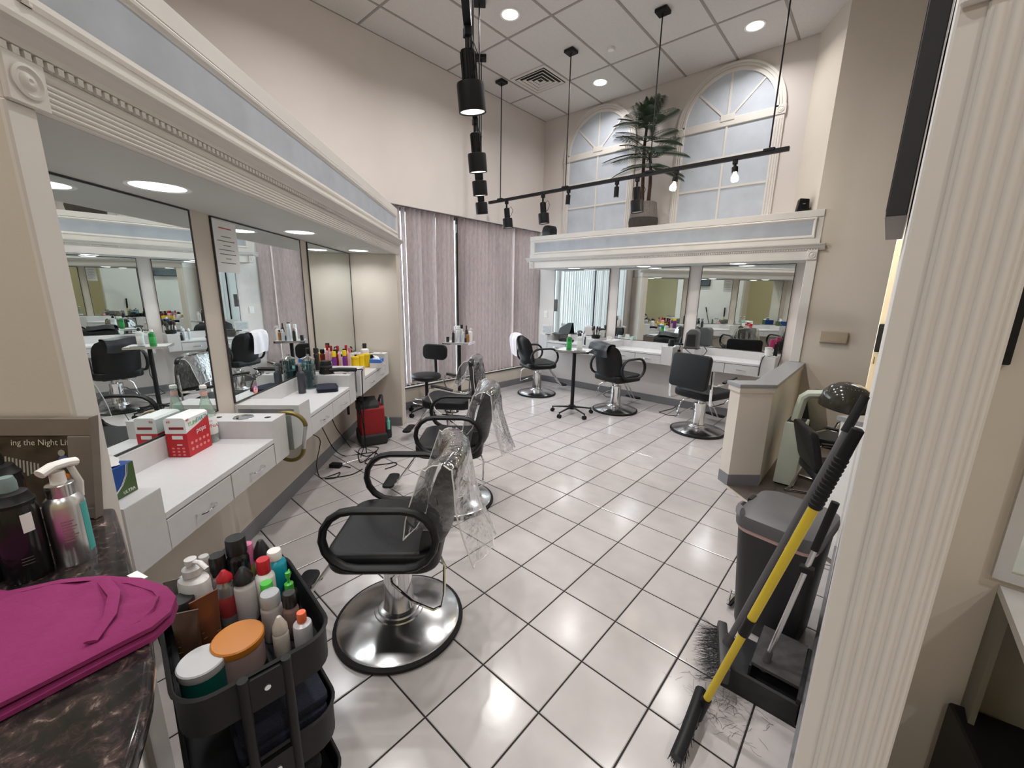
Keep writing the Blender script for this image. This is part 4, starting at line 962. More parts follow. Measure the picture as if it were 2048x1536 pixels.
folded('folded_towel', 'folded navy towel lying on the middle left vanity', at_z(655, 779, .791), AL + .35, .22, .15, .03, navy_m)
hd_lab = 'black hair dryer lying on the middle left vanity tower'
p = LP(1.95, -1.33, .888); hd = thing('hair_dryer', hd_lab, 'hair dryer', p, AL)
MB().lathe([(.052, 0), (.056, .008), (.05, .03), (.046, .075), (.04, .10), (.038, .105), (0, .105)], 26).build('barrel', bplast_m, hd)
MB().lathe([(.0465, .055), (.05, .056), (.05, .068), (.046, .07)], 26).build('ring', dgrey_m, hd)
MB().sweep([(.02, .03, .03), (-.02, .10, .03), (-.03, .20, .028), (-.028, .235, .026)], .02, .017, (1, 0, 0), False, 10).build('handle', bplast_m, hd)
MB().lathe([(.007, -.004), (.008, .0), (0, .002)], 12, M=Matrix.Translation((.046, .01, .04)) @ Matrix.Rotation(PI / 2, 4, 'Y')).build('red_badge', redp_m, hd)
MB().tube([(-.028, .235, .026), (-.035, .275, .03), (-.06, .28, .02), (-.09, .262, .005), (-.12, .25, -.12), (-.125, .24, -.45), (-.11, .25, -.75)], .0045, 6).build('cord', rubber_m, hd)
ci = thing('curling_iron', 'black curling iron hanging between two far left vanities', 'curling iron', LP(2.085, -1.22, .87), AL)
MB().cyl((0, 0, 0), (0, .0, -.22), .02, .017, 12).build('handle', bplast_m, ci); MB().cyl((0, 0, -.22), (0, 0, -.38), .011, n=12).build('barrel', bmetal_m, ci); MB().box(-.06, .06, -.012, .012, -.004, .008).build('hanger', bplast_m, ci, smooth=False)
bottle('black lidded jar beside the disinfecting jar', LP(1.94, -1.45, .888), .075, .035, K_, S(40, 40, 42), 'jar', caph=.25, cat='jar', name='jar')
bottle('black spray can standing against the pillar of the far left mirror', LP(2.09, -1.46, .888), .19, .02, K_, S(30, 30, 32), 'can', caph=.2, cat='can', name='spray_can')
# ---- far left vanity
PUR = S(112, 40, 130); YEL = S(236, 200, 20); PK = S(226, 170, 178)
def on_tower(px, py): return at_z(px, py, .888)
def on_ct(px, py): return at_z(px, py, .791)
far_items = [
 ('purple can with a yellow cap, left of the pair', 640, 697, .02, PUR, YEL, 'can', .2, .225, 2.33, -1.40), ('purple can with a yellow cap, right of the pair', 658, 697, .02, PUR, YEL, 'can', .2, .225, 2.40, -1.33),
 ('tall dark red hairspray can beside the left purple can', 645, 697, .022, S(110, 18, 26), S(24, 12, 14), 'can', .14, .225, 2.46, -1.43), ('tall dark red hairspray can beside the right purple can', 664, 697, .022, S(120, 18, 28), S(24, 12, 14), 'can', .14, .225, 2.50, -1.36),
 ('pink bottle with a red cap, left of two', 650, 692, .024, PK, RD_, 'plain', .22, .24, 2.60, -1.46), ('pink bottle with a red cap, right of two', 668, 692, .024, PK, RD_, 'plain', .22, .24, 2.66, -1.40),
 ('yellow tub, leftmost of three on the far left vanity', 0, 0, .036, YEL, S(225, 188, 18), 'jar', .2, .135, 2.60, -1.30), ('yellow tub, middle of three on the far left vanity', 0, 0, .036, YEL, S(225, 188, 18), 'jar', .2, .14, 2.68, -1.27), ('yellow tub, rightmost of three on the far left vanity', 0, 0, .038, YEL, S(225, 188, 18), 'jar', .2, .135, 2.80, -1.25),
 ('white round bottle with a black cap on the far left vanity', 0, 0, .042, W_, K_, 'plain', .22, .225, 2.93, -1.30), ('white and red tube leaning among the yellow tubs', 0, 0, .026, S(225, 215, 212), S(205, 120, 120), 'taper', .25, .20, 2.76, -1.40),
 ('clear bottle with a black pump behind the yellow tubs', 0, 0, .026, S(205, 205, 200), K_, 'pump', .3, .2, 2.86, -1.42)]
for (lab, px, py, r, col, cap, sty, ch_, h, u, n) in far_items: bottle(lab, LP(u, n, .791), h, r, col, cap, sty, .45, ch_, group='hair products on the far left vanity', cat='bottle' if sty != 'jar' else 'tub', name='tub' if sty == 'jar' else ('spray_can' if sty == 'can' else 'bottle'))
tb2 = thing('tissue_box', 'small blue tissue box near the far left drawers', 'tissue box', LP(2.78, -1.155, .791), AL)
MB().box(-.06, .06, -.04, .07, 0, .085).build('carton', lam_m, tb2, smooth=False); MB().box(-.0605, .0605, -.0405, .0705, .05, .086).build('blue_top', mat('tissue_blue', S(62, 112, 196), .5, noise=.06), tb2, smooth=False); tissue(tb2, 0, .015, .085, .9)
cl_ = thing('hair_clipper', 'shiny black clipper lying by the far left tower', 'clipper', LP(2.95, -1.165, .791), AL + .3)
MB().sweep([(-.08, 0, .03), (-.03, 0, .035), (.04, .0, .032), (.08, .01, .02)], .024, .026, (0, 1, 0), False, 12).build('body', bplast_m, cl_); MB().box(.07, .10, -.018, .022, .008, .03).build('blade', chrome_m, cl_, smooth=False)
bx_ = thing('storage_box', 'black open box tucked beside the far left tower', 'box', LP(3.035, -1.33, .791), AL)
MB().box(-.01, .01, -.11, .11, 0, .085).build('front', bplast_m, bx_, smooth=False); MB().box(.01, .06, -.11, .11, 0, .05).build('tray', dgrey_m, bx_, smooth=False)
# ---- red tool bag on the floor
rb_m = mat('red_nylon', S(150, 20, 26), .6, noise=.08, bump=.2, bscale=120); bk_m = mat('black_nylon_bag', (.02, .02, .022), .65, noise=.15, bump=.2, bscale=120)
bg_ = thing('tool_bag', 'red and black nylon tool bag on the floor below the far left vanity', 'bag', LP(2.74, -1.235, 0), AL + .45)
MB().extr([(-.15, .09), (.15, .09), (.135, .38), (.11, .40), (-.11, .40), (-.135, .38)], (0, -.11, 0), (1, 0, 0), (0, 0, 1), (0, .24, 0)).build('red_body', rb_m, bg_, bevel=.02, seg=3)
MB().box(-.175, .175, -.125, .145, 0, .12).build('black_base', bk_m, bg_, bevel=.03, seg=3)
MB().box(-.12, .12, .12, .2, .03, .22).build('front_pocket', bk_m, bg_, bevel=.03, seg=3)
MB().extr([(-.138, .33), (.138, .33), (.12, .42), (.07, .46), (.0, .43), (-.08, .47), (-.125, .42)], (0, -.118, 0), (1, 0, 0), (0, 0, 1), (0, .20, 0)).build('black_flap', bk_m, bg_, bevel=.012, seg=2)
for y in (-.09, .12): MB().sweep([(-.09, y, .30), (-.085, y, .42), (-.03, y + .01, .485), (.03, y + .01, .485), (.085, y, .42), (.09, y, .30)], .014, .004, (0, 1, 0), False, 6).build('strap', bk_m, bg_)
MB().sweep([(-.06, .125, .38), (-.06, .13, .1)], .012, .003, (1, 0, 0), False, 6).build('strap', bk_m, bg_)
MB().lathe([(.016, .06), (.018, .15), (.01, .16), (.01, .19)], 12, c=(.12, .165, .08)).build('mint_bottle', mat('mint_plastic', S(120, 200, 185), .4), bg_)
MB().box(-.05, -.03, .145, .16, .12, .30).build('white_tag', paper_m, bg_, smooth=False)
# ---- cords and power strip on the floor
random.seed(3)
def cord(label, pts, r=.0042, name='extension_lead', m=None):
    # Catmull-Rom through the points
    P = [Vector(p) for p in pts]; out = []
    for i in range(len(P) - 1):
        p0, p1, p2, p3 = P[max(0, i - 1)], P[i], P[i + 1], P[min(len(P) - 1, i + 2)]
        for k in range(7):
            t = k / 7; out.append(.5 * ((2 * p1) + (-p0 + p2) * t + (2 * p0 - 5 * p1 + 4 * p2 - p3) * t * t + (-p0 + 3 * p1 - 3 * p2 + p3) * t ** 3))
    out.append(P[-1]); return tag(MB().tube(out, r, 6).build(name, m or rubber_m), label, 'extension lead', 'black leads under the left vanities')
F_ = lambda px, py, z=.006: tuple(at_z(px, py, z))
W_N = lambda px, py, n=-1.44: tuple(at_n(px, py, n))
cord('black power lead hanging in front of the left panel, nearest the camera', [LP(1.20, -1.2, .64), W_N(640, 880), W_N(634, 920), W_N(634, 938, -1.42), F_(642, 956), F_(665, 950), F_(680, 945), F_(672, 955), F_(650, 957), F_(700, 950), F_(725, 938)])
cord('black lead looping towards the bag from the middle left drawers', [LP(1.42, -1.2, .64), W_N(652, 870), W_N(668, 898, -1.42), F_(690, 912), F_(720, 908), F_(748, 905), F_(757, 912), F_(740, 917), F_(730, 925), F_(745, 930), F_(770, 928), F_(790, 925), F_(792, 930), F_(770, 938)])
cord('black lead trailing across the tiles beside the red bag', [LP(1.62, -1.2, .64), W_N(672, 855), W_N(684, 872, -1.40), F_(700, 893), F_(716, 905), F_(736, 912), F_(757, 895), F_(720, 897), F_(722, 925), F_(752, 902), F_(745, 920)])
cord('black lead dropping beside the red bag', [LP(2.08, -1.12, .60), LP(2.10, -1.10, .25), F_(722, 912), F_(724, 925)])
ps = thing('power_plug', 'black plug block lying among the floor cords', 'plug', F_(672, 934, 0), .6)
MB().box(-.05, .05, -.03, .03, 0, .035).build('block', bplast_m, ps, bevel=.006, seg=2); MB().tube([(.05, 0, .018), (.08, .005, .012), (.14, .0, .006)], .005, 6).build('lead', rubber_m, ps)
# ================================================================== BACK STATIONS
YC = 4.50
def on_back(px, py, z=.791): return at_z(px, py, z)
lap = thing('laptop', 'open laptop with a white framed sheet, in the back corner', 'laptop', (-2.96, 4.68, .888), PI - .2)
MB().box(-.13, .13, -.08, .08, 0, .014).build('base', dgrey_m, lap, bevel=.003, seg=1, smooth=False)
MB().extr([(-.13, 0), (.13, 0), (.13, .18), (-.13, .18)], (0, -.08, .012), (1, 0, 0), (0, -.35, 1), (0, -.008, .003)).build('screen_lid', bplast_m, lap, smooth=False)
pf = thing('framed_sheet', 'white framed certificate leaning in the back corner', 'frame', (-3.13, 4.52, .888), PI + .1)
MB().extr([(-.10, 0), (.10, 0), (.10, .15), (-.10, .15)], (0, 0, 0), (1, 0, 0), (0, -.15, 1), (0, -.012, 0)).build('white_frame', wht_m, pf, smooth=False)
MB().extr([(-.08, .02), (.08, .02), (.08, .13), (-.08, .13)], (0, .001, 0), (1, 0, 0), (0, -.15, 1), (0, -.001, 0)).build('print', mat('print_grey', S(196, 200, 204), .7, noise=.15, nscale=30), pf, smooth=False)
MB().box(-.09, -.02, .02, .07, 0, .012).build('card_stack', dgrey_m, pf, smooth=False)
sp_ = thing('tool_roll', 'black leather tool roll lying on the corner vanity', 'tool roll', (-2.78, 4.60, .791), .1)
MB().sweep([(-.13, 0, .02), (-.05, .02, .028), (.04, -.01, .025), (.13, .01, .018)], .05, .018, (0, 1, 0), False, 12).build('roll', vinyl_m, sp_); MB().sweep([(-.1, -.05, .02), (-.02, -.06, .03), (.08, -.05, .02)], .012, .01, (0, 1, 0), False, 8).build('strap', vinyl_m, sp_)
# brush holder on corner vanity right tower
bh = thing('brush_holder', 'dark tub stuffed with round hair brushes on the corner vanity', 'brush holder', (-2.24, 4.62, .888))
MB().lathe([(.055, 0), (.065, .005), (.07, .05), (.066, .05), (.05, .01)], 20).build('tub', bplast_m, bh)
random.seed(5)
for k in range(7):
    a = k * .9; x, y = .035 * math.cos(a), .035 * math.sin(a); q = MB(); tl = Vector((x * 1.6, y * 1.6, .12 + .04 * random.random()))
    q.cyl((x, y, .01), tl, .006, .005, 8); q.ell(tl, .016, .016, .035, 10, 6); q.build('brush', [dgrey_m, trunk_m, bplast_m][k % 3], bh)
bag_m = glassy('clear_bag', (.80, .78, .74), .55, .1)
cb2 = thing('clear_pouch', 'clear plastic pouch of clips against the back mirror pillar', 'pouch', (-2.24, 4.745, .888))
MB().extr(rrect(.14, .11, .03, 4, 0, .055), (0, .03, 0), (1, 0, 0), (0, 0, 1), (0, -.06, 0)).build('pouch', bag_m, cb2, bevel=.015, seg=2)
for k, (x, h, col, cap, lab) in enumerate(((-2.44, .17, S(190, 196, 200), W_, 'slim clear spray bottle, left of two on the corner vanity'), (-2.37, .18, S(196, 200, 206), W_, 'slim clear spray bottle, right of two on the corner vanity'), (-2.33, .12, K_, K_, 'short black dropper bottle by the corner vanity tower'))):
    bottle(lab, (x, 4.56 - .05 * k, .791), h, .018, col, cap, 'cone' if k < 2 else 'plain', .5, .25, name='spray_bottle' if k < 2 else 'dropper_bottle')
tm = thing('kitchen_timer', 'small white digital timer on the middle back vanity tower', 'timer', (-1.95, 4.52, .888), .2)
MB().extr([(0, 0), (.045, 0), (.03, .055), (.012, .055)], (-.035, -.022, 0), (0, 1, 0), (0, 0, 1), (.07, 0, 0)).build('case', wht_m, tm, bevel=.003, seg=1, smooth=False); MB().box(-.018, .018, -.014, -.008, .022, .042).build('display', gplast_m, tm, smooth=False)
glass2 = glassy('pale_jar_glass', (.85, .92, .88), .7, .05)
gj = thing('glass_cup', 'small clear cup standing by the middle back mirror', 'cup', (-1.72, 4.78, .893)); MB().lathe([(.022, 0), (.03, .055), (.027, .055), (.02, .004)], 18).build('cup', glass2, gj)
# middle back vanity: right tower dryer + cords
hd2 = thing('hair_dryer', 'black hair dryer on the tower beside the grey heater', 'hair dryer', (-1.05, 4.60, .888), .8)
MB().lathe([(.04, 0), (.045, .006), (.04, .05), (.032, .09), (0, .095)], 22).build('barrel', bplast_m, hd2); MB().sweep([(.02, 0, .03), (.10, .01, .028), (.17, .015, .02)], .018, .015, (0, 1, 0), False, 10).build('handle', bplast_m, hd2)
def kcord(label, pts, r=.0045):
    return tag(MB().tube([Vector(p) for p in pts], r, 6).build('extension_lead', rubber_m), label, 'extension lead', 'black leads at the back vanities')
hb_ = thing('hanging_iron', 'black iron hanging between the middle and right back vanities', 'curling iron', (-.90, 4.50, .86))
MB().cyl((0, 0, 0), (0, 0, -.06), .02, n=12).build('handle', bplast_m, hb_); MB().cyl((0, 0, -.06), (0, 0, -.14), .009, n=10).build('barrel', bmetal_m, hb_); MB().tube([(0, 0, 0), (.01, 0, .06), (-.03, .05, .05)], .004, 6).build('lead', rubber_m, hb_)
# heater on right back vanity
ht = thing('fan_heater', 'grey portable fan heater on the right back vanity tower', 'heater', (-.765, 4.56, .888), .12)
MB().extr([(-.085, 0), (.085, 0), (.08, .22), (.05, .25), (-.03, .25), (-.07, .20)], (0, .075, 0), (1, 0, 0), (0, 0, 1), (0, -.15, 0)).build('case', gplast_m, ht, bevel=.012, seg=2)
MB().extr([(-.06, .03), (.055, .03), (.05, .19), (-.05, .185)], (0, -.0755, 0), (1, 0, 0), (0, 0, 1), (0, -.002, 0)).build('grille_panel', dgrey_m, ht, smooth=False)
for k in range(9): MB().box(-.055, .052, -.081, -.0775, .04 + k * .016, .045 + k * .016).build('grille_bar', bplast_m, ht, smooth=False)
MB().box(-.095, .095, -.09, .09, 0, .008).build('foot', bplast_m, ht, bevel=.003, seg=1, smooth=False)
kcord('black lead looping down from the grey heater', [at_y(1370, 697, 4.43), at_y(1380, 706, 4.42), at_y(1390, 712, 4.42), at_y(1397, 713, 4.42), at_y(1408, 710, 4.42), at_y(1414, 702, 4.43), at_y(1408, 692, 4.46)])
wp = thing('spray_nozzle', 'white plug end dangling at the right back drawers', 'plug', at_y(1393, 716, 4.425)); MB().cyl((0, 0, 0), (-.01, 0, -.06), .014, .009, 12).build('plug', wht_m, wp)
bottle('white squat tub beside the pink hair dryer', (.11, 4.56, .888), .10, .038, W_, S(205, 205, 205), 'jar', caph=.18, cat='tub', name='tub')
pd = thing('hair_dryer', 'pink and black hair dryer standing on the right back tower', 'hair dryer', (.17, 4.64, .888), .3)
MB().sweep([(0, 0, .0), (0, 0, .08), (-.005, 0, .14)], .022, .018, (1, 0, 0), False, 10).build('handle', bplast_m, pd); MB().sweep([(-.05, 0, .08), (-.045, 0, .19)], .02, .032, (0, 1, 0), False, 12).build('pink_shell', mat('dark_pink_plastic', S(150, 34, 84), .35), pd)
q = MB()
for k in range(5): q.tube([(.02 + .02 * math.cos(a), .0, .06 + k * .022 + .02 * math.sin(a)) for a in [i * PI / 4 for i in range(8)]], .006, 6, True)
q.build('coiled_cord', rubber_m, pd)
kcord('black lead dropping from the pink hair dryer', [(.20, 4.60, .95), (.235, 4.56, .97), (.25, 4.52, .90), (.245, 4.44, .80), (.24, 4.43, .72)])
kcord('black lead hanging in front of the right back tower', [(.10, 4.46, .90), (.085, 4.435, .88), (.07, 4.43, .80), (.07, 4.43, .66)])
ol_ = thing('wall_outlet', 'black plug in an outlet on the right back tower', 'outlet', (.24, 4.47, .70), 0); MB().box(-.03, .03, -.005, .004, -.05, .05).build('plate', wht_m, ol_, smooth=False); MB().box(-.02, .02, -.035, -.004, -.015, .025).build('plug', bplast_m, ol_, bevel=.004, seg=1, smooth=False)
# floor leads under the back station
kcord('black lead lying on the tiles in front of the back baseboard', [at_z(1353, 797, .05), at_z(1353, 812, .006), at_z(1345, 817, .006), at_z(1333, 820, .006), at_z(1318, 824, .006), at_z(1335, 830, .006), at_z(1352, 832, .006), at_z(1358, 824, .006), at_z(1352, 815, .006)])
kcord('black lead hanging from the back wall behind the middle chair', [(-1.95, 4.80, .58), (-1.94, 4.78, .30), (-1.99, 4.74, .10), (-2.06, 4.66, .008), (-1.95, 4.55, .008), (-1.86, 4.62, .008)])
for (x, lab) in ((-3.38, 'white double light switch beside the back corner mirror'),):
    sw = thing('light_switch', lab, 'switch', (x, BY, 1.20)); MB().box(-.037, .037, -.006, 0, -.058, .058).build('plate', wht_m, sw, bevel=.002, seg=1, smooth=False)
    for s_ in (-1, 1): MB().box(s_ * .016 - .008, s_ * .016 + .008, -.011, -.006, -.02, .02).build('rocker', paper_m, sw, smooth=False)
ph_ = thing('mirror_photo', 'small dark photo stuck to the edge of the corner mirror', 'photo', (-3.195, BY - .013, 1.36)); MB().box(0, .055, -.002, 0, -.10, .10).build('print', mat('dark_photo', S(66, 62, 60), .5, noise=.4, nscale=30), ph_, smooth=False)
# trolley goods
z1_ = TZ1 + .0005
bottle('green bottle with a white cap on the small trolley table', (TB1.x - .03, TB1.y - .09, z1_), .20, .034, S(28, 120, 52), W_, 'plain', .45, .14, lab=S(44, 150, 70), rot=.4)
bottle('clear spray bottle with a black trigger on the small trolley table', (TB1.x + .07, TB1.y - .0, z1_), .25, .036, S(205, 208, 208), K_, 'trigger', .4, .26, rot=2.8, name='spray_bottle', lab=S(222, 224, 224))
rk = thing('cutting_comb', 'black comb lying on the small trolley table', 'comb', (TB1.x + .11, TB1.y - .05, z1_), .4); MB().box(-.07, .07, -.012, .006, 0, .005).build('spine', bplast_m, rk, smooth=False)
cpb = thing('paper_card', 'printed white card lying on the small trolley table', 'card', (TB1.x + .13, TB1.y + .06, z1_), .3); MB().box(-.06, .06, -.05, .05, 0, .002).build('card', mat('printed_card', S(205, 205, 204), .7, noise=.25, nscale=60), cpb, smooth=False)
z2_ = TZ2 + .0005; prods = []
specs2 = [(-.15, -.02, .07, .022, K_, K_, 'jar', 'squat black jar'), (-.07, -.06, .17, .02, S(40, 36, 36), S(150, 110, 110), 'cone', 'dark tapered bottle'), (-.05, .03, .21, .022, W_, W_, 'can', 'tall white can'), (.0, -.04, .22, .026, S(205, 208, 212), S(225, 225, 225), 'can', 'tall silver can'), (.03, .04, .23, .022, S(215, 215, 218), K_, 'can', 'white can with a black nozzle'),
 (.06, -.08, .15, .022, S(178, 182, 190), S(225, 225, 225), 'pump', 'grey pump bottle'), (.075, -.03, .06, .03, S(28, 34, 62), S(34, 40, 70), 'jar', 'squat navy jar'), (.10, .02, .22, .018, S(62, 50, 42), K_, 'plain', 'slim dark bottle'), (.12, -.04, .14, .02, S(150, 104, 58), K_, 'plain', 'amber bottle'), (.155, .0, .19, .028, S(226, 222, 222), W_, 'pump', 'white pump bottle')]
for (dx, dy, h, r, col, cap, sty, lab) in specs2:
    v = Matrix.Rotation(.75, 3, 'Z') @ Vector((dx, dy, 0)); bottle(lab + ' on the window trolley table', (TB2.x + v.x, TB2.y + v.y, z2_), h, r, col, cap, sty, .45, .2, group='hair products on the window trolley', name='jar' if sty == 'jar' else ('spray_can' if sty == 'can' else 'bottle'), cat='jar' if sty == 'jar' else 'bottle')
# ================================================================== RECEPTION COUNTER (left foreground)
def granite():
    m = bpy.data.materials.new('dark_granite'); m.use_nodes = True; nt = m.node_tree; b = nt.nodes['Principled BSDF']
    tc = nt.nodes.new('ShaderNodeTexCoord'); n1 = nt.nodes.new('ShaderNodeTexNoise'); n1.inputs['Scale'].default_value = 42; n1.inputs['Detail'].default_value = 7; n1.inputs['Roughness'].default_value = .68; n1.inputs['Distortion'].default_value = .6
    n2 = nt.nodes.new('ShaderNodeTexNoise'); n2.inputs['Scale'].default_value = 14; n2.inputs['Detail'].default_value = 3
    r1 = nt.nodes.new('ShaderNodeValToRGB'); r1.color_ramp.elements[0].position = .50; r1.color_ramp.elements[0].color = (*S(44, 38, 38), 1); r1.color_ramp.elements[1].position = .70; r1.color_ramp.elements[1].color = (*S(150, 134, 126), 1)
    e = r1.color_ramp.elements.new(.40); e.color = (*S(30, 30, 28), 1); e = r1.color_ramp.elements.new(.60); e.color = (*S(72, 58, 56), 1)
    mx = nt.nodes.new('ShaderNodeMix'); mx.data_type = 'RGBA'; mx.blend_type = 'MULTIPLY'; mx.inputs[0].default_value = .6
    nt.links.new(tc.outputs['Object'], n1.inputs[0]); nt.links.new(tc.outputs['Object'], n2.inputs[0]); nt.links.new(n1.outputs[0], r1.inputs[0])
    r2 = nt.nodes.new('ShaderNodeMapRange'); r2.inputs[1].default_value = .35; r2.inputs[2].default_value = .6; r2.inputs[3].default_value = .5; r2.inputs[4].default_value = 1.1; nt.links.new(n2.outputs[0], r2.inputs[0])
    cmb = nt.nodes.new('ShaderNodeCombineXYZ')
    for i in range(3): nt.links.new(r2.outputs[0], cmb.inputs[i])
    nt.links.new(r1.outputs[0], mx.inputs[6]); nt.links.new(cmb.outputs[0], mx.inputs[7]); nt.links.new(mx.outputs[2], b.inputs['Base Color']); b.inputs['Roughness'].default_value = .14
    return m
gran_m = granite(); GZ = 1.02
gpoly = [(-.34, -.985), (-.2, -.984), (-.08, -.986), (.09, -.989), (.216, -.988), (.305, -.995), (.375, -1.008), (.42, -1.021), (.475, -1.04), (.52, -1.09), (.54, -1.16), (.55, -1.5), (-.30, -1.75), (-.63, -1.42)]
dk = thing('reception_counter', 'tall white reception counter with a dark granite top, lower left', 'counter', (0, 0, 0))
MB().prism(gpoly, GZ - .032, GZ).build('granite_top', gran_m, dk, bevel=.012, seg=3)
MB().prism(off(gpoly, -.045), .0, GZ - .033).build('body', white_m, dk, smooth=False)
# framed poster leaning on the side wall
fr_ = thing('framed_poster', 'silver-framed poster leaning on the pillar behind the bottles', 'frame', LP(-.452, -.93, GZ + .002), AL)   # local x = -u (towards camera), y = n
silf = mat('brushed_silver_frame', S(128, 118, 110), .42, .35, noise=.06, nscale=20)
TLT = Vector((-.16, 0, 1)).normalized(); FW, FH = .46, .245
def fpl(y0, y1, z0, z1, d, th): return MB().extr([(y0, z0), (y1, z0), (y1, z1), (y0, z1)], Vector((.045 + d, 0, 0)), (0, 1, 0), TLT, Vector((th, 0, 0)))
fpl(-FW, 0, 0, FH, 0, .012).build('back_board', silf, fr_, smooth=False)
for (a, b, c, e) in ((-FW, 0, FH - .043, FH), (-FW, 0, 0, .028), (-.055, 0, .028, FH - .043), (-FW, -FW + .05, .028, FH - .043)): fpl(a, b, c, e, .012, .008).build('frame_bar', silf, fr_, bevel=.002, seg=1, smooth=False)
fpl(-.002, .002, -.0, FH + .002, .0, .0205).build('edge_strip', silf, fr_, smooth=False)
pos = mat('poster_print', S(60, 50, 44), .3, noise=.5, nscale=26)
fpl(-FW + .05, -.055, .028, FH - .043, .0125, .002).build('poster', pos, fr_, smooth=False)
lt_m = mat('poster_lettering', S(200, 190, 175), .5); or2 = mat('poster_orange', S(214, 120, 40), .5); bl2 = mat('poster_blue', S(80, 92, 140), .5); gy2 = mat('poster_grey', S(150, 148, 140), .5)
oP = Vector((.0605, 0, 0))
text_part('ing the Night Life', .020, lt_m, fr_, frame_m(oP + Vector((0, -.045, 0)) + TLT * (FH - .066), (0, 1, 0), TLT), ext=.0003, align='RIGHT')
for k in range(13): fpl(-.225 + k * .008, -.221 + k * .008, .105 + .004 * (k % 3), .158 - .002 * k, .0146, .0006).build('poster_stroke', gy2, fr_, smooth=False)
for (y, z, r, m_) in ((-.072, .16, .008, gy2), (-.068, .142, .012, bl2), (-.066, .098, .013, or2), (-.062, .085, .009, or2), (-.072, .112, .007, mat('poster_yellow', S(220, 180, 70), .5))):
    MB().extr([(y + r * math.cos(a * PI / 6), z + r * math.sin(a * PI / 6)) for a in range(12)], Vector((.0605, 0, 0)), (0, 1, 0), TLT, (.0006, 0, 0)).build('poster_dot', m_, fr_, smooth=False)
# bottles on the granite
ps_ = at_z(155, 1118, GZ); hsb = z_up(ps_, 925) - GZ
sb = thing('spray_bottle', 'brushed silver spray bottle with a white trigger on the granite', 'bottle', ps_, 2.2)
rsb = .030; bod = hsb * .68
MB().lathe([(rsb * .96, 0), (rsb, .004), (rsb, bod * .86), (rsb * .94, bod * .94), (rsb * .7, bod)], 32).build('body', silver_m, sb)
MB().lathe([(rsb * .70, bod - .002), (rsb * .70, bod + .024), (rsb * .6, bod + .026), (0, bod + .026)], 28).build('collar', steel_m, sb)
q = MB(); q.lathe([(.012, bod + .024), (.011, hsb - .02)], 14); q.sweep([(-.026, 0, hsb - .014), (-.005, 0, hsb - .007), (.018, 0, hsb - .008), (.034, 0, hsb - .012)], .011, .009, (0, 1, 0), False, 10); q.sweep([(.024, 0, hsb - .018), (.034, 0, hsb - .055), (.03, 0, hsb - .085)], .009, .004, (0, 1, 0), False, 8); q.build('trigger_head', wht_m, sb)
vdir = Vector((CAM.x - ps_.x, CAM.y - ps_.y, 0)).normalized(); av = math.atan2(vdir.y, vdir.x) - 2.2
def patch(a0, a1, z0, z1, r, n=6): 
    return MB().grid(lambda u, v: Vector((r * math.cos(a0 + (a1 - a0) * u), r * math.sin(a0 + (a1 - a0) * u), z0 + (z1 - z0) * v)), n, 1)
patch(av + .75, av + 1.35, .02, bod * .86, rsb + .0004).build('teal_label', mat('teal_label', S(70, 170, 165), .4), sb, solid=.0004)
for k in range(8): patch(av - .35, av + .15 + .1 * (k % 3), .055 + k * .006, .0575 + k * .006, rsb + .0004).build('text_line', mat('faint_red_print', S(140, 110, 112), .5), sb, solid=.0003)
for k in range(2): patch(av + .28 + k * .2, av + .42 + k * .2, .012, .019, rsb + .0004, 3).build('print_mark', ink_m, sb, solid=.0003)
def dark_bottle(label, px, py, top, r, capc, ridge):
    p = at_z(px, py, GZ); h = z_up(p, top) - GZ; t = thing('bottle', label, 'bottle', p, 0, 'dark bottles on the granite'); b_ = h * .74
    gm_ = mat('black_gloss_bottle', (.01, .01, .011), .16, noise=.05)
    MB().lathe([(r * .96, 0), (r, .005), (r, b_ * .92), (r * .92, b_), (r * .8, b_)], 28).build('body', gm_, t)
    q = MB().lathe([(r * .98, b_), (r * .98, b_ + .006), (r * .9, b_ + .008), (r * .74, b_ + h * .11), (r * .45, b_ + h * .13)], 28)
    q.build('shoulder_cap', bplast_m, t); MB().lathe([(r * .42, b_ + h * .12), (r * .42, b_ + h * .21), (r * .34, h), (0, h)], 20).build('nozzle', capc, t)
    v = Vector((CAM.x - p.x, CAM.y - p.y, 0)).normalized(); a_ = math.atan2(v.y, v.x)
    if ridge:
        MB().grid(lambda u, w: Vector(((r + .0005) * math.cos(a_ + .15 + .5 * u), (r + .0005) * math.sin(a_ + .15 + .5 * u), b_ * (.66 + .24 * w))), 5, 1).build('paper_label', paper_m, t, solid=.0004)
        for k in range(3): MB().grid(lambda u, w, k=k: Vector(((r + .0005) * math.cos(a_ - .2 + .5 * u), (r + .0005) * math.sin(a_ - .2 + .5 * u), b_ * (.25 + .04 * k) + .0014 * w)), 4, 1).build('text_line', gplast_m, t, solid=.0003)
    return t
dark_bottle('black bottle with a grey-green nozzle and white label on the granite', 62, 1150, 955, .032, mat('grey_green_cap', S(120, 140, 140), .35), True)
dark_bottle('black bottle half hidden behind the one with the white label', 30, 1085, 905, .036, bplast_m, False)
dark_bottle('black bottle at the extreme left edge of the granite', -22, 1160, 990, .032, bplast_m, False)
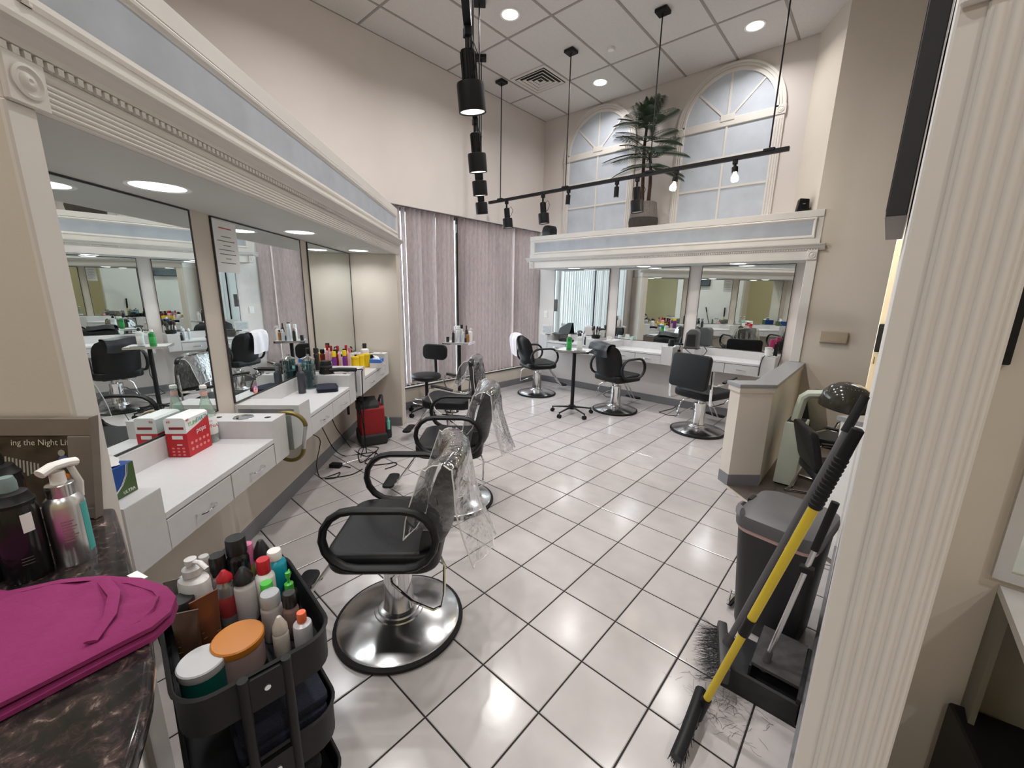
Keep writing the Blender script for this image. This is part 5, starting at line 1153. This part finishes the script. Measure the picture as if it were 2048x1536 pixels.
# magenta cloth
mag_m = mat('magenta_cloth', S(130, 32, 90), .85, noise=.06, nscale=9, bump=.25, bscale=90)
mg = thing('folded_smock', 'folded magenta smock lying on the granite counter', 'smock', (0, 0, 0))
mp_ = [(-.18, -1.25), (-.03, -1.15), (.0, -1.085), (.045, -1.03), (.10, -.985), (.165, -.958), (.205, -.952), (.24, -.965), (.262, -.99), (.27, -1.06), (.28, -1.15), (.28, -1.30), (-.1, -1.34)]
def cloth(poly, z0, h, seed):
    # rounded, wavy slab of cloth
    mb = MB(); rings = [(0, .0), (.004, h * .15), (.003, h * .6), (-.006, h * .92), (-.018, h)]; n = len(poly); dense = []
    for i in range(n):
        a, b = Vector(poly[i]), Vector(poly[(i + 1) % n])
        for k in range(4): dense.append(tuple(a.lerp(b, k / 4)))
    vs = []; m_ = len(dense)
    for j, (o_, z) in enumerate(rings):
        rr = off(dense, o_)
        for i, p in enumerate(rr): vs.append((p[0], p[1], z0 + z * (1 + .14 * math.sin(i * .55 + seed) + .10 * math.sin(i * .23 + seed * 2))))
    cx = sum(p[0] for p in dense) / m_; cy = sum(p[1] for p in dense) / m_
    for s_ in (.88, .74, .6, .46, .32, .16):
        for i in range(m_):
            p = dense[i]; x = cx + (p[0] - cx) * s_; y = cy + (p[1] - cy) * s_; vs.append((x, y, z0 + h * (1.02 + .30 * math.sin(x * 38 + y * 22 + seed) * math.sin(y * 31 - x * 9 + seed) + .16 * math.sin(y * 75 + x * 48) + .10 * math.sin(x * 120 - y * 60))))
    vs.append((cx, cy, z0 + h * 1.05)); fs = []
    for j in range(len(rings) + 5):
        for i in range(m_): fs.append((j * m_ + i, j * m_ + (i + 1) % m_, (j + 1) * m_ + (i + 1) % m_, (j + 1) * m_ + i))
    L_ = (len(rings) + 5) * m_
    for i in range(m_): fs.append((L_ + i, L_ + (i + 1) % m_, len(vs) - 1))
    return mb.add(vs, fs)
cloth(mp_, GZ + .0005, .016, 1.0).build('lower_fold', mag_m, mg); cloth([(x * .97 + .004, y * .985 - .014) for x, y in mp_], GZ + .017, .013, 2.4).build('upper_fold', mag_m, mg)
MB().sweep([(.075, -1.03, GZ + .035), (.14, -1.02, GZ + .037), (.20, -1.03, GZ + .037), (.245, -1.055, GZ + .034)], .009, .003, (0, 1, 0), False, 8).build('waist_tie', mag_m, mg)
pc_ = thing('white_tag', 'small white paper tag at the granite edge by the smock', 'tag', at_z(275, 1153, GZ + .0005), .3); MB().box(-.02, .02, -.008, .008, 0, .001).build('paper', paper_m, pc_, smooth=False)
# ================================================================== ROLLING CART
ct_m = mat('cart_black_steel', S(25, 25, 27), .5, 0, noise=.06, spec=.3)
CC = Vector((-.135, -.795, 0)); CR = math.radians(-4)
ctt = thing('rolling_cart', 'black metal three-tier rolling cart full of hair products', 'cart', CC, CR)
def tray(z0, z1, name):
    Lx, Ly, rr = .45, .325, .07; mb = MB(); o1 = rrect(Lx, Ly, rr, 6); i1 = rrect(Lx - .006, Ly - .006, rr - .003, 6); n = len(o1)
    lip = rrect(Lx + .014, Ly + .014, rr + .007, 6)
    vs = [(*p, z0) for p in o1] + [(*p, z1) for p in o1] + [(*p, z1 + .004) for p in lip] + [(*p, z1 + .008) for p in o1] + [(*p, z1 + .006) for p in i1] + [(*p, z0 + .003) for p in i1]
    fs = [(j * n + i, j * n + (i + 1) % n, (j + 1) * n + (i + 1) % n, (j + 1) * n + i) for j in range(5) for i in range(n)] + [tuple(range(n - 1, -1, -1)), tuple(5 * n + i for i in range(n))]
    return mb.add(vs, fs).build(name, ct_m, ctt)
tray(.595, .695, 'top_tray'); tray(.345, .445, 'middle_tray'); tray(.10, .20, 'bottom_tray')
for sx in (-1, 1):
    for y in (-.045, .045): MB().cyl((sx * .236, y, .05), (sx * .236, y, .703), .0115, n=12).build('post', ct_m, ctt)
    for z in (.60, .35, .105):
        b_ = MB().extr(rrect(.085, .088, .012, 3), (sx * .229, 0, z + .05), (0, 1, 0), (0, 0, 1), (sx * .012, 0, 0)).build('bracket', ct_m, ctt, smooth=False)
        MB().lathe([(.008, 0), (.007, .003), (0, .004)], 12, M=Matrix.Translation((sx * .2412, 0, z + .055)) @ Matrix.Rotation(sx * PI / 2, 4, 'Y')).build('screw', chrome_m, b_)
for sx in (-1, 1):
    for y in (-1, 1): MB().cyl((sx * .19, y * .125 - .008, .03), (sx * .19, y * .125 + .008, .03), .03, n=16).build('caster', rubber_m, ctt); MB().cyl((sx * .19, y * .125, .03), (sx * .19, y * .125, .10), .007).build('caster_stem', ct_m, ctt)
folded('folded_towel', 'stack of folded navy towels in the middle tray of the cart', CC + Vector((.02, .04, .35)), CR, .34, .22, .11, navy_m, layers=4)
folded('folded_towel', 'dark folded towels in the bottom tray of the cart', CC + Vector((.0, .0, .105)), CR, .36, .24, .14, mat('charcoal_towel', S(30, 30, 34), .95, noise=.1, bump=.3, bscale=180), layers=4)
CZ0 = .599
def fit_tray(p, rx, ry):
    q = Matrix.Rotation(-CR, 3, 'Z') @ (p - CC); q.x = max(-.213 + rx, min(.213 - rx, q.x)); q.y = max(-.15 + ry, min(.15 - ry, q.y)); return CC + Matrix.Rotation(CR, 3, 'Z') @ q
def cart_item(label, px, py, ztop, r, col, cap, sty, neck=.45, ch=.2, lab=None, rough=.3, metal=0, rot=0, sx=1, cat='bottle', name='bottle'):
    p = fit_tray(at_z(px, py, ztop), r, r * sx); return bottle(label + ' in the rolling cart', (p.x, p.y, CZ0), ztop - CZ0, r, col, cap, sty, neck, ch, lab, cat, 'hair products in the rolling cart', rough, metal, name, rot, sx)
cart_item('tall black gloss can', 463, 1062, .83, .03, (.012, .012, .013), (.012, .012, .013), 'can', .6, .2, rough=.15, name='spray_can')
cart_item('large white pump lotion', 374, 1098, .82, .047, W_, S(215, 212, 210), 'pump', .3, .22, lab=S(222, 220, 222), rot=.5, sx=.7)
cart_item('black-capped bottle behind the red-capped can', 430, 1104, .79, .024, S(180, 170, 170), K_, 'can', .6, .3)
cart_item('pink-capped yellow bottle', 490, 1084, .79, .019, S(150, 140, 62), S(205, 110, 150), 'can', .7, .35)
cart_item('clear bottle with a black cone nozzle', 517, 1076, .79, .026, S(168, 164, 162), K_, 'cone', .5, .3)
cart_item('turquoise bottle with a white cap', 557, 1097, .775, .03, S(24, 150, 170), W_, 'plain', .6, .16)
cart_item('silver can with a red cap', 446, 1141, .775, .022, S(178, 176, 178), RD_, 'cone', .6, .17, lab=S(176, 60, 66), metal=.6, name='spray_can')
cart_item('white roll-shaped bottle with a black cap', 484, 1135, .775, .028, S(222, 216, 218), K_, 'cone', .5, .25)
cart_item('white bottle with a tall red cap', 525, 1118, .78, .027, S(222, 222, 216), RD_, 'plain', .6, .24)
cart_item('green-pump serum bottle', 575, 1145, .76, .022, S(30, 30, 28), S(62, 170, 52), 'pump', .5, .35, rot=2.6)
cart_item('grey bottle with a domed silver cap', 539, 1185, .745, .027, S(176, 170, 170), S(170, 172, 176), 'can', .6, .22)
cart_item('bronze bottle with a black cap', 578, 1185, .74, .021, S(128, 102, 96), K_, 'plain', .7, .3)
cart_item('white bottle with a flip green cap', 532, 1165, .755, .02, S(210, 215, 205), S(70, 180, 60), 'plain', .7, .16)
cart_item('small beige stepped spray bottle', 557, 1233, .715, .02, S(206, 196, 186), S(206, 196, 186), 'cone', .6, .38)
cart_item('small frosted bottle with an orange tip', 602, 1224, .715, .024, S(196, 192, 196), S(226, 110, 72), 'plain', .4, .24)
cart_item('wide jar with an orange lid', 475, 1272, .695, .056, S(176, 154, 150), S(196, 122, 40), 'jar', ch=.22, cat='jar', name='jar')
cart_item('teal jar with a silver lid', 396, 1322, .69, .048, S(18, 98, 88), S(190, 190, 192), 'jar', ch=.25, cat='jar', name='jar')
cart_item('black squat jar behind the brown tubes', 362, 1197, .73, .028, K_, S(40, 38, 38), 'jar', ch=.3, cat='jar', name='jar')
cart_item('silver capped bottle behind the white pump lotion', 398, 1088, .80, .02, S(175, 170, 168), S(190, 188, 186), 'plain', .6, .25)
def tube_item(label, px, py, ztop, wdt, col, rot):
    p = fit_tray(at_z(px, py, ztop), .022, wdt * .5); t = thing('squeeze_tube', label + ' in the rolling cart', 'tube', (p.x, p.y, CZ0), rot, 'hair products in the rolling cart'); h = ztop - CZ0
    m_ = mat('tube_%d' % int(col[0] * 1e4), col, .35, .3, noise=.06)
    MB().grid(lambda u, v: Vector((wdt / 2 * math.cos(2 * PI * u) * (.75 + .25 * v), (.022 * (1 - v) + .0015) * math.sin(2 * PI * u), h * (.1 + .9 * v))), 20, 6).build('body', m_, t)
    MB().lathe([(.02, 0), (.02, h * .1), (.019, h * .11)], 18).build('cap', m_, t)
    MB().box(-wdt / 2, wdt / 2, -.0022, .0022, h * .985, h * 1.0).build('crimp', m_, t, smooth=False)
    for k in range(4): MB().box(-wdt * .3, wdt * .3 - .005 * k, -.016 + .003 * k, -.0145 + .003 * k, h * (.35 + .09 * k), h * (.362 + .09 * k)).build('print_line', gold_m, t, smooth=False)
tube_item('dark brown squeeze tube', 367, 1224, .765, .062, S(84, 62, 48), math.radians(62))
tube_item('copper squeeze tube', 407, 1192, .775, .066, S(112, 66, 44), math.radians(100))
tube_item('grey foil squeeze tube behind the lotion', 335, 1105, .76, .05, S(110, 102, 98), math.radians(70))
# ================================================================== RIGHT FOREGROUND: BIN, BROOMS, DUSTPAN
TC = Vector((.872, 1.12, 0))
tc_ = thing('step_bin', 'grey-lidded black step-on rubbish bin beside the partition', 'bin', TC, math.radians(-8))
binb = mat('bin_black_plastic', S(38, 38, 41), .45, noise=.05); binl = mat('bin_grey_lid', S(88, 87, 90), .42, noise=.04)
def loft(rings, n=5):
    mb = MB(); vs = []; m_ = None
    for (w_, d_, r_, z, oy) in rings:
        pr = rrect(w_, d_, r_, n, 0, oy); m_ = len(pr); vs += [(p[0], p[1], z) for p in pr]
    fs = [(j * m_ + i, j * m_ + (i + 1) % m_, (j + 1) * m_ + (i + 1) % m_, (j + 1) * m_ + i) for j in range(len(rings) - 1) for i in range(m_)] + [tuple(range(m_ - 1, -1, -1)), tuple((len(rings) - 1) * m_ + i for i in range(m_))]
    return mb.add(vs, fs)
loft([(.25, .27, .05, .0, 0), (.26, .28, .05, .02, 0), (.31, .37, .06, .53, -.02)]).build('body', binb, tc_)
loft([(.313, .373, .06, .53, -.02), (.316, .376, .06, .55, -.02)]).build('liner_bag', mat('pink_bin_liner', S(196, 160, 158), .5), tc_)
loft([(.33, .39, .065, .55, -.02), (.335, .395, .065, .575, -.02), (.325, .385, .065, .605, -.015), (.27, .32, .06, .622, -.01)]).build('lid', binl, tc_)
MB().sweep([(-.168, -.03, .56), (-.176, -.08, .585), (-.165, -.15, .60), (-.13, -.20, .61)], .03, .012, (0, 0, 1), False, 8).build('lid_band', mat('bin_grey_band', S(112, 111, 114), .35), tc_)
MB().box(-.172, -.150, -.03, .035, .575, .615).build('lid_latch', bplast_m, tc_, bevel=.006, seg=2)
q = MB(); q.tube([(-.12, -.06, .10), (-.17, -.06, .115), (-.178, -.06, .03), (-.178, .05, .03), (-.17, .05, .115), (-.12, .05, .10)], .006, 8); q.build('pedal_loop', chrome_m, tc_)
MB().box(-.185, -.16, -.06, .05, .015, .028).build('pedal', bplast_m, tc_, bevel=.004, seg=1)
# dustpan with long handle
dpn = mat('dustpan_black', S(34, 34, 36), .6, noise=.15, nscale=30)
dpn2 = mat('dusty_grey_plastic', S(74, 72, 72), .85, noise=.25, nscale=18)
dpo = thing('lobby_dustpan', 'black upright dustpan with a grey metal handle against the partition', 'dustpan', (0, 0, 0))
MB().add([(.79, .60, .0), (1.045, .605, .0), (1.05, .93, .0), (.81, .93, .0), (.79, .60, .012), (1.045, .605, .012), (1.05, .93, .012), (.81, .93, .012)], [(3, 2, 1, 0), (4, 5, 6, 7), (0, 1, 5, 4), (1, 2, 6, 5), (2, 3, 7, 6), (3, 0, 4, 7)]).build('floor_plate', dpn, dpo, smooth=False)
MB().add([(.79, .60, .012), (1.045, .605, .012), (1.045, .62, .085), (.80, .62, .085), (.80, .635, .085), (1.045, .635, .085), (.79, .615, .012), (1.045, .62, .012)], [(0, 1, 2, 3), (3, 2, 5, 4), (4, 5, 7, 6), (0, 3, 4, 6), (1, 7, 5, 2), (0, 6, 7, 1)]).build('front_wall', dpn, dpo, smooth=False)
MB().box(1.035, 1.05, .625, .93, .012, .11).build('side_wall', dpn, dpo, bevel=.003, seg=1, smooth=False)
MB().extr([(.70, .085), (.93, .105), (.93, .118), (.70, .098)], (.87, 0, 0), (0, 1, 0), (0, 0, 1), (.165, 0, 0)).build('hood', dpn2, dpo, smooth=False)
MB().extr([(.69, .012), (.93, .012), (.93, .105), (.69, .085)], (.865, 0, 0), (0, 1, 0), (0, 0, 1), (.008, 0, 0)).build('inner_wall', dpn, dpo, smooth=False)
hb0, hb1 = Vector((.915, .745, .11)), Vector((1.027, .79, .845))
MB().cyl(hb0, hb0.lerp(hb1, .74), .0095, n=12).build('handle_tube', silver_m, dpo); MB().cyl(hb0.lerp(hb1, .72), hb1, .0135, n=12).build('grip', rubber_m, dpo)
MB().cyl(hb0 + Vector((-.006, -.01, -.05)), hb0.lerp(hb1, .05), .017, .013, 10).build('socket', dpn2, dpo)
MB().box(-.022, .026, -.014, .014, -.012, .016).build('clip', bplast_m, dpo, bevel=.003, seg=1, smooth=False, loc=hb0.lerp(hb1, .60))
# grey broom standing bristles-out
g0, g1 = Vector((.79, .66, .20)), Vector((1.046, 1.03, 1.205))
br = thing('upright_broom', 'grey-handled broom with frayed grey bristles leaning on the partition', 'broom', (0, 0, 0))
gsh = mat('grey_painted_tube', S(82, 81, 84), .45, noise=.05)
MB().cyl(g0, g0.lerp(g1, .88), .0115, n=12).build('handle', gsh, br); MB().cyl(g0.lerp(g1, .86), g1, .0165, .015, 12).build('grip', rubber_m, br)
hx = Vector((.30, -.90, -.10)).normalized()      # along the broom head
hc = Vector((.775, .625, .14)); hm2 = frame_m(hc, hx, Vector((0, .1, 1)))
q = MB().box(-.12, .12, -.03, .035, -.02, .02, hm2); q.build('head', dgrey_m, br, bevel=.01, seg=2); MB().cyl(g0, hc, .017, .022, 12).build('socket', dgrey_m, br)
brm = mat('grey_bristles', S(66, 66, 70), .8, noise=.2)
random.seed(21); q = MB()
for k in range(420):
    s_ = random.uniform(-.115, .115); d0 = hc + hx * s_ + Vector((-.012, -.004, random.uniform(-.025, .02))); ln = random.uniform(.07, .12)
    dr = Vector((-.82 + random.gauss(0, .16), -.12 + random.gauss(0, .16), -.42 + random.gauss(0, .25) + .25 * (s_ / .12) * -.3)).normalized(); e_ = d0 + dr * ln; e_.z = max(.003, e_.z); m_ = d0 + dr * ln * .5
    w_ = Vector((random.gauss(0, 1), random.gauss(0, 1), random.gauss(0, 1))).normalized() * .0009
    q.add([d0 - w_, d0 + w_, m_ + w_, e_, m_ - w_, d0 + w_.cross(dr)], [(0, 1, 2, 3, 4), (5, 0, 4, 3), (1, 5, 3, 2)])
bo = q.build('bristles', brm, br, smooth=False, merge=False); bo['kind'] = 'stuff'
# yellow broom
yel_m = mat('yellow_painted_tube', S(205, 178, 46), .4, noise=.05)
y0, y1 = Vector((.775, .392, .06)), Vector((1.046, .478, 1.205))
yb = thing('push_broom', 'long yellow-handled push broom with a black head on the tiles', 'broom', (0, 0, 0))
MB().cyl(y0, y0.lerp(y1, .33), .013, n=14).build('lower_tube', yel_m, yb); MB().cyl(y0.lerp(y1, .37), y0.lerp(y1, .78), .0145, n=14).build('upper_tube', yel_m, yb)
MB().cyl(y0.lerp(y1, .32), y0.lerp(y1, .38), .0175, n=14).build('lock_collar', bplast_m, yb)
q = MB(); dd = (y1 - y0); L_ = dd.length; qm = dd.to_track_quat('Z', 'Y').to_matrix().to_4x4(); qm.translation = y0
pr = [(.0165, L_ * .77)]
for k in range(12): zz = L_ * (.775 + .0125 * k); pr += [(.0195, zz + .002), (.0195, zz + .007), (.0168, zz + .010)]
pr += [(.017, L_ * .935), (.0165, L_ * .95), (.016, L_ * 1.0), (.010, L_ * 1.004)]
q.lathe(pr, 16, M=qm); q.build('ribbed_grip', rubber_m, yb)
hd0, hd1 = Vector((.752, .455, .03)), Vector((.765, .165, .03))
q = MB(); q.sweep([hd0 + Vector((0, 0, .035)), hd0.lerp(hd1, .3) + Vector((.004, 0, .045)), hd0.lerp(hd1, .7) + Vector((.004, 0, .03)), hd1 + Vector((0, 0, .015))], .022, .02, (1, 0, 0), False, 10); q.cyl(y0 - (y1 - y0).normalized() * .05, y0 + (y1 - y0).normalized() * .05, .02, .017, 12); q.build('head', bplast_m, yb)
random.seed(4); q = MB()
for k in range(260):
    t_ = random.random(); p = hd0.lerp(hd1, t_) + Vector((random.uniform(-.018, .018), 0, .03)); e_ = Vector((p.x + random.uniform(-.012, .012), p.y + random.uniform(-.012, .012), .002)); w_ = Vector((.0012, 0, 0))
    q.add([p - w_, p + w_, e_ + w_, e_ - w_], [(0, 1, 2, 3)])
bo = q.build('bristles', bplast_m, yb, smooth=False, merge=False); bo['kind'] = 'stuff'
# hair sweepings around the broom
random.seed(9); q = MB(); hairm = mat('hair_sweepings', S(70, 62, 60), .8)
for k in range(150):
    x = .80 + random.gauss(0, .075); y = .55 + random.gauss(0, .10); a = random.uniform(0, 6.28); pts = []
    if x > 1.04: continue
    for i in range(4): pts.append((x, y, .0015)); x += .014 * math.cos(a); y += .014 * math.sin(a); a += random.uniform(-.6, .6)
    for i in range(3):
        a_, b_ = Vector(pts[i]), Vector(pts[i + 1]); n_ = Vector((-(b_ - a_).y, (b_ - a_).x, 0)).normalized() * .0004; q.add([a_ - n_, a_ + n_, b_ + n_, b_ - n_], [(0, 1, 2, 3)])
ho = q.build('hair_sweepings', hairm, None, smooth=False, merge=False); ho['kind'] = 'stuff'; tag(ho, 'loose hair clippings scattered around the brooms on the floor', 'hair')
# ================================================================== DRYER CORNER
grn_m = mat('pale_green_enamel', S(188, 194, 180), .4, noise=.03); hood_m = mat('smoked_hood', S(58, 55, 50), .12, noise=.05)
dy = thing('hooded_dryer', 'pale green hooded hair dryer unit with a smoked dome', 'hooded dryer', (.64, 3.05, 0))
MB().extr([(-.075, .02), (.075, .02), (.085, .56), (-.06, .56)], (0, -.13, 0), (1, 0, 0), (0, 0, 1), (0, .24, 0)).build('cabinet', grn_m, dy, bevel=.008, seg=2)
MB().box(-.05, .07, -.10, .09, .56, .563).build('top_vent', bplast_m, dy, smooth=False)
MB().box(-.06, .07, -.11, .09, 0, .02).build('plinth', bplast_m, dy, smooth=False)
MB().sweep([(.0, -.02, .55), (.015, -.02, .70), (.025, -.02, .765), (.06, -.02, .80), (.12, -.02, .81), (.20, -.02, .825)], .04, .035, (0, 1, 0), False, 10).build('arm', grn_m, dy)
M = Matrix.Translation((.30, -.02, .775)) @ Matrix.Rotation(.14, 4, 'Y') @ Matrix.Rotation(0, 4, 'X')
MB().lathe([(.165, -.055), (.172, -.05), (.175, .0), (.165, .055), (.135, .105), (.09, .14), (.04, .158), (0, .162)], 36, M=M).build('dome', hood_m, dy)
MB().lathe([(.16, -.05), (.155, .0), (.14, .06), (.09, .12), (0, .14)], 30, M=M).build('inner_shell', gplast_m, dy)
q = MB()
for k in range(9):
    for j in range(7):
        a = -PI / 2 - .9 + k * .225; th = .35 + j * .15; v = M @ Vector((.17 * math.sin(th) * math.cos(a), .17 * math.sin(th) * math.sin(a), .162 * math.cos(th) * .98)); q.ell(v, .0035, .0035, .0035, 6, 4)
q.build('dome_glints', chrome_m, dy)  # chrome dots stand in for reflections on the dome
def dryer_chair(label, loc, rot, arms=True):
    t = thing('dryer_chair', label, 'chair', loc, rot, 'black padded dryer chairs')
    MB().extr(rrect(.46, .46, .06, 4, 0, .02), (0, 0, .36), (1, 0, 0), (0, 1, 0), (0, 0, .10)).build('seat', vinyl_m, t, bevel=.025, seg=3)
    MB().extr(rrect(.44, .42, .06, 4), (0, -.20, .66), (1, 0, 0), (0, -.22, 1), (0, -.06, 0)).build('backrest', vinyl_m, t, bevel=.022, seg=3)
    MB().extr([(-.21, .34), (.21, .34), (.21, .88), (-.21, .88)], (0, -.20, 0), (1, 0, 0), (0, -.22, 1), (0, -.03, 0)).build('back_shell', bplast_m, t, bevel=.01, seg=1) if False else None
    for s_ in (-1, 1):
        MB().tube([(s_ * .25, .22, .015), (s_ * .25, .24, .05), (s_ * .255, .20, .52), (s_ * .255, .15, .57), (s_ * .255, -.02, .57), (s_ * .255, -.10, .52), (s_ * .25, -.22, .06), (s_ * .25, -.26, .015), (s_ * .25, .22, .012)], .011, 8).build('tube_frame', chrome_m, t)
        MB().sweep([(s_ * .255, .14, .588), (s_ * .255, -.04, .588)], .022, .012, (1, 0, 0), False, 8).build('arm_pad', bplast_m, t)
    MB().tube([(-.25, -.12, .36), (.25, -.12, .36)], .009, 8).build('cross_bar', chrome_m, t)
    return t
dryer_chair('black padded chrome-frame chair nearest the half wall in the dryer corner', (.97, 2.72, 0), heading(.92, .40)).scale = (.9, .9, .74)
dryer_chair('black padded chair farther back in the dryer corner', (.93, 3.45, 0), heading(.85, -.2)).scale = (.95, .95, .85)
# wall items
wbx = thing('wall_box', 'small beige plastic box on the plain wall right of the stations', 'wall box', (.705, FY, 1.175))
MB().box(-.115, .115, -.035, 0, -.06, .06).build('cover', mat('aged_beige_plastic', S(176, 160, 140), .5, noise=.04), wbx, bevel=.012, seg=3)
MB().box(-.11, .11, -.037, -.034, .05, .058).build('rim', mat('aged_beige_rim', S(190, 176, 158), .5), wbx, smooth=False)
jm = sroot('wall_jamb'); MB().box(1.03, 1.30, 5.3, 5.42, 0, 2.2).build('panel', mat('warm_jamb_paint', S(226, 212, 188), .8, noise=.02), jm, smooth=False)
tp_ = thing('wall_telephone', 'black corded telephone on the far jamb beside the pilaster', 'telephone', (1.075, 5.3, 1.13))
MB().box(-.045, .05, -.05, 0, -.16, .16).build('body', bplast_m, tp_, bevel=.01, seg=2); MB().tube([(.03 + .008 * math.cos(k * 1.2), -.03 + .008 * math.sin(k * 1.2), -.16 - k * .007) for k in range(70)], .004, 5).build('coiled_cord', rubber_m, tp_)
MB().box(-.03, -.02, -.004, 0, -.30, -.22).build('brass_plate', gold_m, tp_, smooth=False)
area_light('back_room_lamp', (1.9, 5.6, CZ - .05), .3, 22, (1, .91, .80), spread=160)
# ---- far right nook: counter, mirror, dark case
nk = thing('white_shelf_counter', 'white counter with grey end panel at the right edge', 'counter', (1.405, .62, 0))
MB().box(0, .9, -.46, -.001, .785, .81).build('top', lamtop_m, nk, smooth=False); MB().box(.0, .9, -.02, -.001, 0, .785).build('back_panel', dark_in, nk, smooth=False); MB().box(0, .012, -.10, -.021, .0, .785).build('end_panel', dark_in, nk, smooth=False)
nm = thing('framed_mirror', 'silver-framed mirror above the white counter at the right edge', 'mirror', (1.385, .62, .83))
MB().box(0, .8, -.02, 0, 0, .03).build('bottom_bar', silver_m, nm, smooth=False); MB().box(0, .03, -.02, 0, .03, .8).build('side_bar', silver_m, nm, smooth=False); MB().box(.03, .8, -.012, -.002, .03, .8).build('glass', mirror_m, nm, smooth=False)
pcx = thing('computer_case', 'black computer case under the white counter at the right edge', 'computer', (1.50, .40, 0), .2); MB().box(-.09, .09, -.2, .2, .0, .42).build('case', bplast_m, pcx, bevel=.006, seg=1); MB().box(-.08, .08, -.202, -.2, .05, .38).build('front', dgrey_m, pcx, smooth=False)

_b = at_y(1998, 727, .62); _r = at_y(2016, 727, .62)
bp_ = thing('gap_panel', 'black flat panel standing in for the dark gap just right of the pilaster', 'panel', (PX1 + .01, .62, _b.z)); MB().box(0, _r.x - PX1 - .01, -.03, 0, 0, .75).build('panel', bplast_m, bp_, bevel=.003, seg=1, smooth=False)  # black box painted in for a dark vertical gap beside the pilaster
